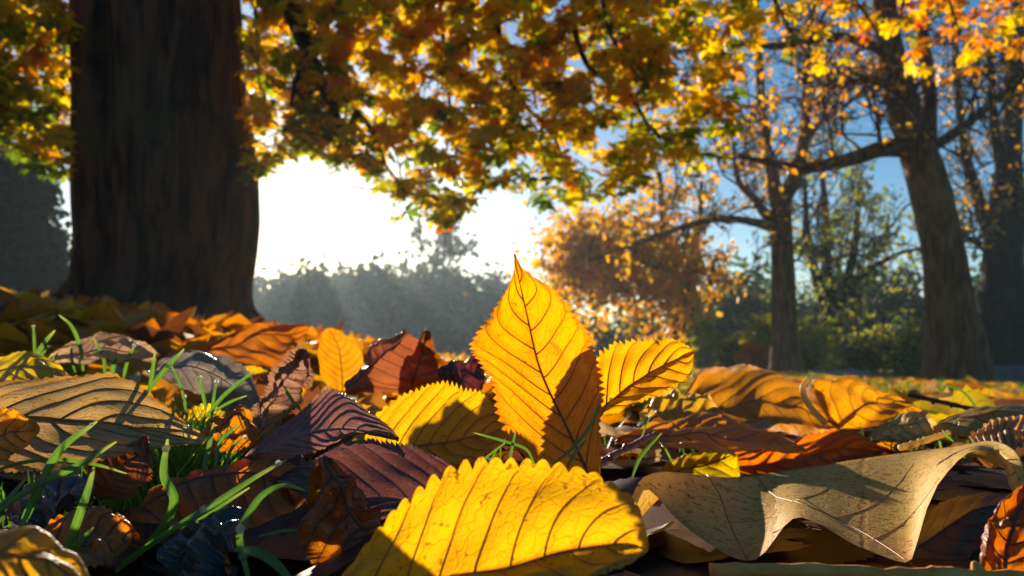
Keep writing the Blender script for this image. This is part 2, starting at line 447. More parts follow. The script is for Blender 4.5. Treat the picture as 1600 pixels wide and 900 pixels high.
def widths(ws, n, pts):
    """pixel widths at the path's control points -> radii in metres along n samples"""
    d = np.linspace(0, 1, len(ws)); t = np.linspace(0, 1, n)
    dep = np.interp(t, np.linspace(0, 1, len(pts)), [p[2] for p in pts])
    return np.interp(t, d, ws) / 2 / F * dep


def rough_tube(path, rad, sides, amp, fr):
    V, Q, T = tube(path, rad, sides)
    n = len(path) * sides
    c = np.repeat(path, sides, 0)
    for k in range(n):
        v = V[k]
        s = mnoise.noise(Vector((v[0] * fr, v[1] * fr, v[2] * fr * 0.3))) + 0.5 * mnoise.noise(Vector((v[0] * fr * 2.7, v[1] * fr * 2.7, v[2] * fr)))
        V[k] = c[k] + (v - c[k]) * (1 + amp * s)
    return V, Q, T


def twigs(mb, path, rad, rg, n, length, lvl, ends, up=0.35, t0=0.15, tmin=0.0015):
    """random side shoots along a path, down to fine twigs"""
    m = len(path)
    for _ in range(n):
        t = rg.uniform(t0, 1.0); k = min(int(t * (m - 1)), m - 2); p = path[k] + (path[k + 1] - path[k]) * (t * (m - 1) - k)
        tan = path[min(k + 1, m - 1)] - path[k]; tan = tan / (np.linalg.norm(tan) + 1e-9)
        d = tan * 0.5 + rg.normal(size=3) * 0.75 + np.array((0, 0, up)); d /= np.linalg.norm(d)
        L = length * rg.uniform(0.5, 1.2) * (1.1 - 0.5 * t)
        seg = 6; q = [p]; dd = d.copy()
        for s in range(seg):
            dd = dd + rg.normal(size=3) * 0.28 + np.array((0, 0, 0.06)); dd /= np.linalg.norm(dd)
            q.append(q[-1] + dd * L / seg)
        q = np.array(q); r0 = min(rad[k] * 0.6, 0.012 * L + 0.006)
        rr = np.linspace(r0, r0 * 0.3 + tmin, seg + 1)
        mb.tube(q, rr, 4 if lvl > 0 else 3)
        if lvl > 0: twigs(mb, q, rr, rg, 6, L * 0.5, lvl - 1, ends, up, 0.2, tmin)
        if lvl <= 1: ends.extend(q[2:])


def make_tree(label, trunk, tw, limbs, bark, leafmat, nleaf, lsize, seed, group=None, tlen=1.6, ntw=10, tintf=None, lvl=2, rough=0.10, extra=None):
    rg = np.random.default_rng(seed)
    base = P(*[np.array(v) for v in trunk[0]])
    root = empty('tree', base, label, 'tree', group)
    n = 40
    pa = pxpath(trunk, n); ra = widths(tw, n, trunk)
    pa = np.concatenate([pa[:1] - np.array((0, 0, 0.35)), pa]); ra = np.concatenate([ra[:1] * 1.35, ra])
    mb = MB(); mb.add(*rough_tube(pa, ra, 22, rough, 4.0 / max(ra[10], .05) * .25))
    obj('trunk', mb.mesh('trunk', bark), root)
    tb = MB(); ends = []
    twigs(tb, pa[n // 2:], ra[n // 2:], rg, ntw, tlen, lvl, ends, tmin=0.00028 * trunk[0][2])
    for pts, ws in limbs:
        m = 22; q = pxpath(pts, m); r = widths(ws, m, pts)
        q = q + np.cumsum(rg.normal(size=(m, 3)) * r[:, None] * 0.10, axis=0)
        b = MB(); b.add(*rough_tube(q, r, 10, rough, 3.0))
        obj('branch', b.mesh('branch', bark), root)
        twigs(tb, q, r, rg, ntw, tlen, lvl, ends, tmin=0.00028 * trunk[0][2])
    o = obj('twigs', tb.mesh('twigs', M['twig']), root); o['kind'] = 'stuff'
    ends = np.array(ends)
    pos = ends[rg.integers(0, len(ends), nleaf)] + rg.normal(size=(nleaf, 3)) * 0.10
    if extra is not None: pos = np.concatenate([pos, extra])
    tint = np.clip(rg.normal(0.55, 0.25, len(pos)), 0, 1) if tintf is None else tintf(pos, rg)
    V, Q, T = leaf_cloud(pos, lsize * rg.uniform(0.6, 1.3, len(pos)), rg, 0.4, 'leaf', tint)
    o = obj('crown', mesh_of('crown', V, Q, leafmat, False, tint=T), root); o['kind'] = 'stuff'
    return root


def ell(cpx, cpy, d, rx, ry, rd, n, rg, clump=0.25, nc=40):
    """clumped points in an ellipsoid given in photo pixels and metres"""
    c = rg.normal(size=(nc, 3)); c /= np.linalg.norm(c, axis=1)[:, None]; c *= rg.random((nc, 1)) ** 0.45
    p = c[rg.integers(0, nc, n)] + rg.normal(size=(n, 3)) * clump
    return P(cpx + p[:, 0] * rx, cpy + p[:, 1] * ry, np.maximum(d + p[:, 2] * rd, d * 0.4))


# plane trees on the right
t2 = make_tree('leaning autumn tree with broad flaking trunk and a long level bough', 
    [(1496, 590, 10), (1492, 540, 10), (1484, 470, 10), (1472, 380, 10), (1445, 270, 10), (1412, 170, 10), (1390, 80, 10), (1378, -40, 10), (1360, -200, 10)],
    [104, 70, 62, 57, 53, 42, 35, 30, 22],
    [([(1432, 232, 10), (1380, 222, 9.8), (1325, 240, 9.6), (1260, 258, 9.4), (1205, 252, 9.2), (1150, 238, 9.0)], [34, 26, 22, 18, 12, 6]),
     ([(1452, 235, 10), (1500, 203, 10), (1550, 160, 10), (1615, 105, 10)], [18, 14, 11, 7]),
     ([(1448, 240, 10.1), (1452, 150, 10.2), (1440, 60, 10.3), (1446, -60, 10.4)], [26, 21, 17, 12]),
     ([(1402, 130, 10), (1345, 122, 9.8), (1290, 128, 9.6), (1245, 105, 9.4)], [18, 13, 10, 6]),
     ([(1398, 90, 10), (1320, 60, 9.7), (1220, 75, 9.4), (1120, 70, 9.2), (1050, 85, 9.0)], [18, 16, 12, 9, 5]),
     ([(1374, 226, 9.8), (1372, 190, 9.7), (1365, 150, 9.7)], [8, 6, 4])],
    M['bark'], M['gold'], 950, 0.10, 21, 'bare boughed autumn trees on the lawn', 1.5, 13, lambda p, r: np.clip(r.normal(0.75, 0.2, len(p)), 0, 1))
t1 = make_tree('slim straight autumn tree forking high above the lawn', 
    [(1229, 588, 13.5), (1227, 540, 13.5), (1225, 470, 13.5), (1222, 390, 13.5), (1218, 320, 13.5), (1216, 290, 13.5)],
    [52, 40, 37, 34, 34, 26],
    [([(1216, 320, 13.5), (1203, 270, 13.5), (1192, 200, 13.5), (1180, 110, 13.5), (1172, -20, 13.5)], [26, 18, 14, 11, 7]),
     ([(1220, 320, 13.5), (1248, 275, 13.5), (1264, 200, 13.5), (1268, 110, 13.5), (1284, -20, 13.5)], [28, 20, 15, 11, 7]),
     ([(1216, 365, 13.5), (1190, 322, 13.4), (1160, 288, 13.3), (1150, 230, 13.2)], [18, 13, 9, 5]),
     ([(1212, 362, 13.5), (1190, 350, 13.3), (1130, 343, 13), (1080, 352, 12.7), (1000, 380, 12.4), (920, 410, 12.1)], [16, 12, 9, 8, 6, 3]),
     ([(1262, 215, 13.5), (1298, 180, 13.5), (1330, 135, 13.5)], [10, 7, 4])],
    M['bark'], M['gold'], 1350, 0.11, 22, 'bare boughed autumn trees on the lawn', 1.7, 13)
t3 = make_tree('dark shaded tree close behind the leaning flaking trunk', 
    [(1568, 592, 18), (1568, 520, 18), (1566, 430, 18), (1572, 330, 18), (1580, 200, 18), (1588, 80, 18), (1592, -80, 18)],
    [92, 66, 56, 36, 26, 20, 14],
    [([(1566, 400, 18), (1540, 330, 18), (1515, 250, 18), (1500, 120, 18), (1490, -20, 18)], [30, 18, 13, 10, 6]),
     ([(1566, 420, 18), (1600, 330, 18), (1640, 250, 18), (1680, 120, 18)], [30, 18, 14, 9]),
     ([(1572, 300, 18), (1550, 200, 17.8), (1545, 60, 17.5)], [20, 14, 8]),
     ([(1560, 400, 18), (1500, 370, 17.5), (1460, 380, 17.2)], [14, 8, 4])],
    M['bark_grey'], M['gold'], 1400, 0.12, 23, 'bare boughed autumn trees on the lawn', 2.2, 15)
t4 = make_tree('grey many-stemmed tree with moss behind the slim straight trunk', 
    [(1304, 612, 22), (1302, 540, 22), (1299, 490, 22)], [44, 32, 34],
    [([(1296, 490, 22), (1270, 430, 22), (1256, 370, 22), (1250, 280, 22)], [20, 15, 11, 6]),
     ([(1298, 490, 22), (1290, 420, 22), (1287, 330, 22), (1280, 240, 22)], [22, 15, 11, 6]),
     ([(1300, 490, 22), (1322, 430, 22), (1338, 370, 22), (1346, 280, 22)], [22, 15, 11, 6]),
     ([(1304, 490, 22), (1340, 440, 22), (1400, 400, 22), (1450, 385, 22)], [16, 12, 8, 4])],
    M['bark_grey'], M['lime'], 2400, 0.15, 24, 'bare boughed autumn trees on the lawn', 2.6, 15)
rg5 = np.random.default_rng(55)
ex5 = np.concatenate([ell(965, 412, 19, 105, 80, 2.2, 3600, rg5, .36), ell(1050, 450, 19, 60, 80, 1.6, 1000, rg5, .36), ell(905, 405, 18.5, 48, 52, 1.2, 1200, rg5, .36)])
t5 = make_tree('golden leaved tree with a full low crown and dark stem', 
    [(1068, 605, 20), (1064, 540, 20), (1058, 480, 20), (1046, 400, 20), (1036, 330, 20), (1030, 270, 20)], [40, 30, 26, 20, 14, 8],
    [([(1060, 490, 20), (1075, 420, 20), (1092, 350, 20), (1096, 280, 20)], [18, 13, 9, 5]),
     ([(1052, 440, 20), (1000, 400, 19.6), (950, 375, 19.2), (900, 370, 19)], [14, 10, 7, 4]),
     ([(1062, 520, 20), (1100, 470, 20), (1118, 400, 20)], [14, 9, 5]),
     ([(1055, 470, 20), (1000, 455, 19.4), (940, 460, 19)], [10, 7, 3])],
    M['bark_grey'], M['gold'], 1200, 0.19, 25, 'bare boughed autumn trees on the lawn', 1.6, 10, extra=ex5)


# woodland behind, shrubs, hillside, hedge
def bushy(name, label, cat, px, base_py, d, lobes, mat, n, size, seed, group, trunk_w=0, clump=0.25, tmid=0.4, tsd=0.25):
    rg = np.random.default_rng(seed)
    b = P(px, base_py, d)
    root = empty(name, b, label, cat, group)
    pos = np.concatenate([ell(cx, cyy, d, rx, ry, rx / F * d * 0.8, int(n * s), rg, clump) for cx, cyy, rx, ry, s in lobes])
    z = ground_z(pos[:, 0], pos[:, 1]); pos = pos[pos[:, 2] > z]
    tint = np.clip(rg.normal(tmid, tsd, len(pos)), 0, 1)
    V, Q, T = leaf_cloud(pos, size * rg.uniform(0.6, 1.4, len(pos)), rg, 0.2, 'leaf', tint)
    o = obj('crown', mesh_of('crown', V, Q, mat, False, tint=T), root); o['kind'] = 'stuff'
    top = min(l[1] for l in lobes)
    mb = MB(); ww = trunk_w or 10
    mb.add(*rough_tube(pxpath([(px, base_py + 15, d), (px + 3, (base_py * 2 + top) / 3, d), (px - 3, top, d)], 12), widths([ww * 1.4, ww, ww * 0.3], 12, [(0, 0, d)] * 2), 8, 0.1, 2.0))
    for k in range(5):
        a = rg.uniform(-1, 1); y0 = base_py + (top - base_py) * rg.uniform(0.3, 0.7); L = rg.uniform(0.3, 0.7) * (base_py - top)
        mb.tube(pxpath([(px, y0, d), (px + a * L * 0.5, y0 - L * 0.35, d + rg.normal() * d * 0.02), (px + a * L, y0 - L * 0.8, d + rg.normal() * d * 0.03)], 7), widths([ww * 0.5, ww * 0.15], 7, [(0, 0, d)] * 2), 5)
    obj('trunk', mb.mesh('trunk', M['bark_grey']), root)
    return root


rw = np.random.default_rng(90)
for k, (px, top, wd, d, tm, lab) in enumerate([  # tint per tree; the higher ones paint sunlit foliage into the colour
        (860, 455, 60, 36, .4, 'dim green wood tree behind the tip of the upright leaf'),
        (930, 500, 60, 32, .35, 'dark low wood tree beneath the golden crown'),
        (1010, 470, 60, 38, .4, 'dark wood tree left of the golden tree stem'),
        (1100, 440, 55, 36, .55, 'mid green wood tree right of the golden tree stem'),
        (1160, 400, 60, 34, .5, 'tall green wood tree left of the slim straight trunk'),
        (1190, 440, 50, 40, .6, 'olive wood tree just behind the slim straight trunk'),
        (1262, 450, 45, 38, .7, 'sunlit-tinted wood tree between slim trunk and grey stems'),
        (1345, 430, 60, 35, .55, 'olive wood tree right of the grey many-stemmed tree'),
        (1400, 420, 60, 32, .2, 'very dark wood tree beside the leaning trunk'),
        (1440, 470, 45, 30, .25, 'dark bushy wood tree touching the leaning trunk'),
        (1530, 420, 60, 34, .15, 'blackish wood tree between leaning trunk and shaded tree'),
        (1610, 400, 80, 32, .12, 'blackish wood tree behind the shaded tree'),
        (1700, 400, 90, 34, .2, 'dark wood tree beyond the shaded tree')]):
    h = 595 - top
    bushy('wood_tree', lab, 'tree', px, 597, d, [(px, top + h * 0.45, wd * 0.8, h * 0.42, 0.6), (px + wd * .4, top + h * .7, wd * .6, h * .35, .25), (px - wd * .45, top + h * .65, wd * .6, h * .35, .25)],
          M['green'], 3200, 0.27, 100 + k, 'trees of the wood behind the lawn', 12, 0.3, tm, 0.22)
for k, (px, cyy, rx, ry, d, mat, lab) in enumerate([
        (1268, 550, 34, 38, 25, 'lime', 'bright lime shrub between the slim trunk and grey stems'),
        (1186, 540, 22, 34, 24, 'lime', 'pale yellow-green shrub left of the slim trunk'),
        (1178, 556, 16, 14, 23, 'red', 'small orange-red shrub in front of the yellow-green one'),
        (1140, 560, 30, 26, 25, 'green', 'low mixed green shrub left of the orange-red one'),
        (1100, 545, 18, 40, 24, 'lime', 'thin yellow shrub beside the golden tree stem'),
        (1345, 560, 40, 36, 26, 'green', 'dark green shrub behind the pale bench'),
        (1425, 550, 40, 50, 25, 'green', 'rounded dark shrub left of the leaning trunk')]):
    bushy('shrub', lab, 'shrub', px, 598, d * .74, [(px, cyy, rx, ry, 1.0)], M[mat], 1700, 0.13, 140 + k, 'shrubs along the wood edge', 5, 0.3, 0.75, 0.25)

rh = np.random.default_rng(77)
for k in range(22):
    px = 330 + k * 25 + rh.uniform(-8, 8)
    top = np.interp(px, [300, 395, 470, 560, 620, 690, 720, 745, 770, 800, 900], [440, 428, 425, 422, 405, 425, 432, 418, 430, 450, 470]) + rh.uniform(-4, 6)
    d = rh.uniform(60, 92); h = 560 - top; wd = rh.uniform(26, 40)
    nm = ['rounded', 'broad', 'tall', 'low'][k % 4]
    where = 'next to the massive trunk' if px < 430 else 'straight below the sun' if px < 540 else 'left of the thin bare tree' if px < 650 else 'around the thin bare tree' if px < 740 else 'behind the upright golden leaf'
    bushy('hill_tree', f'{nm} hazy blue-green tree on the distant hillside {where}', 'tree', px, 572, d,
          [(px, top + h * 0.42, wd, h * 0.36, 0.6), (px + wd * .5, top + h * .65, wd * .8, h * .35, .3), (px - wd * .5, top + h * .7, wd * .8, h * .35, .3)],
          M['hill'], 1900, 0.75, 200 + k, f'{nm} trees on the distant hillside', 6, 0.3, 0.35, 0.3)
make_tree('thin bare tree rising above the hazy hillside trees', [(690, 575, 66), (690, 470, 66), (692, 410, 66), (694, 375, 66)], [8, 6, 4, 2],
    [([(690, 440, 66), (670, 400, 66), (655, 370, 66)], [4, 3, 1.5]), ([(691, 430, 66), (715, 395, 66), (738, 380, 66)], [4, 3, 1.5]), ([(692, 420, 66), (700, 385, 66), (708, 362, 66)], [3, 2, 1])],
    M['bark_grey'], M['hill'], 500, 0.5, 31, None, 2.4, 14, lvl=1)
# terrain below the hillside trees
hx = np.linspace(-130, 90, 60); hy = np.linspace(50, 150, 30); HX, HY = np.meshgrid(hx, hy)
HZ = ground_z(HX, HY) - 0.6 + 7 * sstep(52, 120, HY) * (0.8 + 0.2 * np.sin(HX * 0.05)) * sstep(90, 20, HX)
q = np.arange(len(hx) * len(hy)).reshape(len(hy), len(hx))
o = obj('hill', mesh_of('hill', np.stack([HX, HY, HZ], -1).reshape(-1, 3), np.stack([q[:-1, :-1], q[:-1, 1:], q[1:, 1:], q[1:, :-1]], -1).reshape(-1, 4), M['ground']))
tag(o, 'gentle distant slope carrying the hazy trees', 'hill', kind='structure')
bushy('yew_tree', 'tall dark clipped yew beside the massive trunk', 'tree', 20, 480, 13, [(20, 400, 95, 90, 0.5), (10, 300, 90, 70, 0.5), (0, 450, 110, 60, .4), (-120, 340, 110, 130, .5)], M['yew'], 16000, 0.13, 61, None, 30, 0.16, .4, .3)

# ------------------------------------------------------------------ the massive tree
DT = 4.65
root = empty('chestnut_tree', P(270, 505, DT), 'massive dark horse chestnut with furrowed trunk and hanging golden canopy', 'tree')
ny, nth = 150, 170
pyv = np.linspace(540, -420, ny)
lx = np.interp(pyv, [-420, 0, 100, 250, 380, 440, 475, 510, 540], [135, 125, 128, 131, 133, 124, 98, 70, 50])
rx = np.interp(pyv, [-420, 0, 150, 220, 270, 330, 400, 450, 480, 512, 540], [350, 372, 379, 392, 400, 402, 398, 388, 387, 412, 440])
k5 = np.ones(5) / 5
lx = np.convolve(np.pad(lx, 2, 'edge'), k5, 'valid'); rx = np.convolve(np.pad(rx, 2, 'edge'), k5, 'valid')
TH = np.arange(nth) * 2 * math.pi / nth
V = np.zeros((ny, nth, 3))
for a in range(ny):
    R = (rx[a] - lx[a]) / 2 / F * DT
    c = P((rx[a] + lx[a]) / 2, pyv[a], DT)
    cm = np.array((0.22 * R, 0.0)); rm = 0.77 * R          # main stem
    cs = np.array((-0.72 * R, -0.12 * R)); rs = 0.29 * R   # fused side stem
    dirs = np.stack([np.cos(TH), np.sin(TH)], -1)
    def hit(cc, r):
        b = dirs @ cc; disc = b * b - (cc @ cc - r * r)
        return np.where(disc > 0, b + np.sqrt(np.maximum(disc, 0)), 0)
    r1 = hit(cm, rm); r2 = hit(cs, rs)
    rr = np.maximum(r1, r2)
    fl = sstep(430, 530, pyv[a])
    for b in range(nth):
        p = c + np.array((dirs[b, 0] * rr[b], dirs[b, 1] * rr[b], 0))
        f = mnoise.noise(Vector((math.cos(TH[b]) * 9, math.sin(TH[b]) * 9, p[2] * 0.9))) * 0.035 + mnoise.noise(Vector((math.cos(TH[b]) * 26, math.sin(TH[b]) * 26, p[2] * 2.6))) * 0.018
        f += mnoise.noise(Vector((p[0] * 2, p[1] * 2, p[2] * 1.3))) * 0.02
        but = 1 + fl * 0.10 * math.cos(5 * TH[b] + 0.6)
        V[a, b] = c + np.array((dirs[b, 0], dirs[b, 1], 0)) * (rr[b] * but * (1 + f))
i = np.arange(ny - 1)[:, None] * nth; j = np.arange(nth)[None]; j2 = (j + 1) % nth
obj('trunk', mesh_of('trunk', V.reshape(-1, 3), np.stack([i + j, i + j2, i + nth + j2, i + nth + j], -1).reshape(-1, 4), M['bark_big']), root)

rgc = np.random.default_rng(5)
limbs = [
    ([(300, -330, 4.7), (400, -260, 4.5), (455, -100, 4.3), (480, -10, 4.3), (505, 60, 4.3), (540, 130, 4.35), (560, 178, 4.4)], [120, 70, 44, 34, 28, 20, 12]),
    ([(505, 65, 4.3), (490, 80, 4.3), (470, 110, 4.3), (455, 170, 4.3)], [14, 10, 7, 4]),
    ([(558, 172, 4.4), (545, 200, 4.4), (528, 235, 4.4), (524, 262, 4.4)], [10, 7, 5, 3]),
    ([(560, 178, 4.4), (590, 215, 4.45), (606, 262, 4.5), (640, 300, 4.5), (700, 330, 4.5)], [10, 7, 5, 4, 2]),
    ([(455, -100, 4.3), (600, -180, 4.4), (740, -120, 4.5), (772, 0, 4.5), (782, 70, 4.5), (812, 150, 4.5), (862, 200, 4.5), (880, 250, 4.5)], [40, 30, 18, 12, 10, 9, 7, 4]),
    ([(740, -120, 4.5), (850, -160, 4.5), (895, -60, 4.4), (908, 60, 4.4), (932, 108, 4.4), (985, 138, 4.4), (1030, 205, 4.4), (1085, 236, 4.4), (1140, 250, 4.4)], [26, 18, 15, 13, 11, 9, 7, 5, 3]),
    ([(830, -60, 4.8), (838, 50, 4.8), (832, 120, 4.8), (838, 170, 4.8)], [10, 8, 5, 3]),
    ([(800, -170, 4.5), (930, -80, 4.3), (955, 40, 4.2), (985, 100, 4.2), (1020, 140, 4.2)], [20, 10, 8, 6, 3]),
    ([(600, -180, 4.4), (670, -80, 4.6), (692, 80, 4.7), (700, 190, 4.7), (690, 260, 4.7)], [20, 10, 8, 6, 3]),
    ([(395, -200, 4.6), (402, 20, 4.8), (408, 110, 4.8), (424, 180, 4.8)], [18, 9, 6, 3]),
    ([(850, -160, 4.5), (1100, -200, 4.2), (1280, -120, 4.0), (1330, -10, 4.0), (1370, 50, 4.0)], [18, 14, 10, 6, 3]),
    ([(1280, -120, 4.0), (1400, -120, 3.8), (1470, -20, 3.8), (1500, 60, 3.8)], [10, 8, 5, 3]),
    ([(1100, -200, 4.2), (1180, -60, 4.3), (1230, 40, 4.3), (1265, 90, 4.3)], [12, 8, 5, 3]),
    ([(180, -300, 4.7), (60, -200, 4.6), (-20, -60, 4.6), (20, 80, 4.6), (60, 180, 4.6)], [90, 40, 20, 9, 4]),
    ([(-20, -60, 4.6), (-100, 60, 4.5), (-60, 200, 4.5)], [18, 8, 4]),
    ([(60, -200, 4.6), (90, -40, 5.2), (100, 80, 5.3), (85, 170, 5.3)], [20, 10, 6, 3]),
]
tb = MB(); ends = []
for pts, ws in limbs:
    m = 30; q = pxpath(pts, m); r = widths(ws, m, pts)
    q = q + np.cumsum(rgc.normal(size=(m, 3)) * r[:, None] * 0.12, axis=0)
    b = MB(); b.add(*rough_tube(q, r, 9, 0.12, 5.0)); obj('branch', b.mesh('branch', M['bark_big']), root)
    twigs(tb, q, r, rgc, 9, 0.6, 1, ends, -0.25, 0.3)
o = obj('twigs', tb.mesh('twigs', M['twig']), root); o['kind'] = 'stuff'

# leaf positions: under the boughs, hanging in a curtain whose hem follows the photograph
HEMX = [-300, 0, 40, 90, 130, 400, 440, 480, 540, 600, 640, 690, 720, 760, 790, 830, 880, 930, 990, 1040, 1100, 1135, 1165, 1200, 1250, 1300, 1350, 1400, 1450, 1500, 1560, 1700]
HEMY = [260, 235, 262, 285, 270, 300, 262, 232, 262, 345, 335, 358, 330, 300, 285, 318, 340, 312, 292, 262, 290, 250, 175, 95, 110, 120, 60, 90, 150, 140, 90, 90]
cand = []
nl = 8200
while len(cand) < nl:
    px = rgc.uniform(-250, 1680); d = rgc.choice([4.5, 5.6], p=[.85, .15]) + rgc.normal() * 0.22
    hem = np.interp(px, HEMX, HEMY)
    depth = rgc.random() ** 0.85
    py = hem - depth * (hem + 200)
    dens = np.interp(px, [-250, 130, 400, 600, 1000, 1120, 1180, 1250, 1680], [1, 1, .9, 1, .8, .5, .10, .10, .12])
    nzv = mnoise.noise(Vector((px * 0.022, py * 0.026, d * 0.9)))
    if py > -200 and nzv < 0.02 : dens *= 0.12
    if py < -20: dens *= 0.3
    if ((px - 500) / 120) ** 2 + ((py - 322) / 62) ** 2 < 1: continue        # the gap the sun shines through
    if 108 < px < 388 and d < 5.6 and py > -150: continue
    if rgc.random() > dens: continue
    cand.append((px, py, d))
cand = np.array(cand)
posl = P(cand[:, 0], cand[:, 1], cand[:, 2])
variants = [chestnut_leaf(rgc) for _ in range(8)]
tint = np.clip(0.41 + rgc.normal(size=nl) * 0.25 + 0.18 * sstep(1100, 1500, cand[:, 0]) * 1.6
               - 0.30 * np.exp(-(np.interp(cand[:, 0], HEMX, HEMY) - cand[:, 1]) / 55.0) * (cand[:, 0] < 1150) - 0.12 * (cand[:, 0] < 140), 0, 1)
size = rgc.uniform(0.06, 0.125, nl)
inframe = (cand[:, 1] > -20) & (cand[:, 0] > -20) & (cand[:, 0] < 1620) & ~((cand[:, 0] > 140) & (cand[:, 0] < 370) & (cand[:, 2] > 4.4))
score = np.where(inframe, size / cand[:, 2], 0)
single = set(np.argsort(-score)[:300].tolist())


def rotmat(rg):
    a = rg.uniform(0, 2 * math.pi); tx, ty = rg.normal(size=2) * 0.45
    return np.array((Matrix.Rotation(a, 3, 'Z') @ Matrix.Rotation(tx, 3, 'X') @ Matrix.Rotation(ty, 3, 'Y')))


mb = MB()
for k in range(nl):
    V0, Q0 = variants[k % 8]
    Vw = (V0 @ rotmat(rgc).T) * size[k] + posl[k]
    if k in single:
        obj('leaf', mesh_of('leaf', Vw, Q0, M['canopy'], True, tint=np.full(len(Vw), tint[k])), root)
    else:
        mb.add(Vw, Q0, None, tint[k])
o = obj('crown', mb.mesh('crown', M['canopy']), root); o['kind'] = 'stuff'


# ------------------------------------------------------------------ broad fallen leaves in the foreground
ELM = [(0, 0.03), (0.05, 0.30), (0.14, 0.62), (0.28, 0.90), (0.42, 1.0), (0.56, 0.97), (0.70, 0.80), (0.82, 0.55), (0.91, 0.27), (0.96, 0.12), (1, 0.0)]
OVAL = [(0, 0.05), (0.05, 0.4), (0.14, 0.70), (0.28, 0.93), (0.45, 1.0), (0.62, 0.97), (0.78, 0.80), (0.90, 0.55), (0.97, 0.3), (1, 0.1)]


def A(dx, dy, dd, prof=ELM):
    return [(t, w * dx, w * dy, w * dd) for t, w in prof]


def interp_side(side, t):
    s = np.array(side, float)
    out = np.stack([np.interp(t, s[:, 0], s[:, k]) for k in (1, 2, 3)], -1)
    m = max(3, len(t) // 16) | 1; ker = np.hanning(m + 2)[1:-1]; ker /= ker.sum()
    pad = m // 2
    for k in range(3):
        x = np.concatenate([2 * out[0, k] - out[pad:0:-1, k], out[:, k], 2 * out[-1, k] - out[-2:-pad - 2:-1, k]])
        out[:, k] = np.convolve(x, ker, 'valid')
    return out


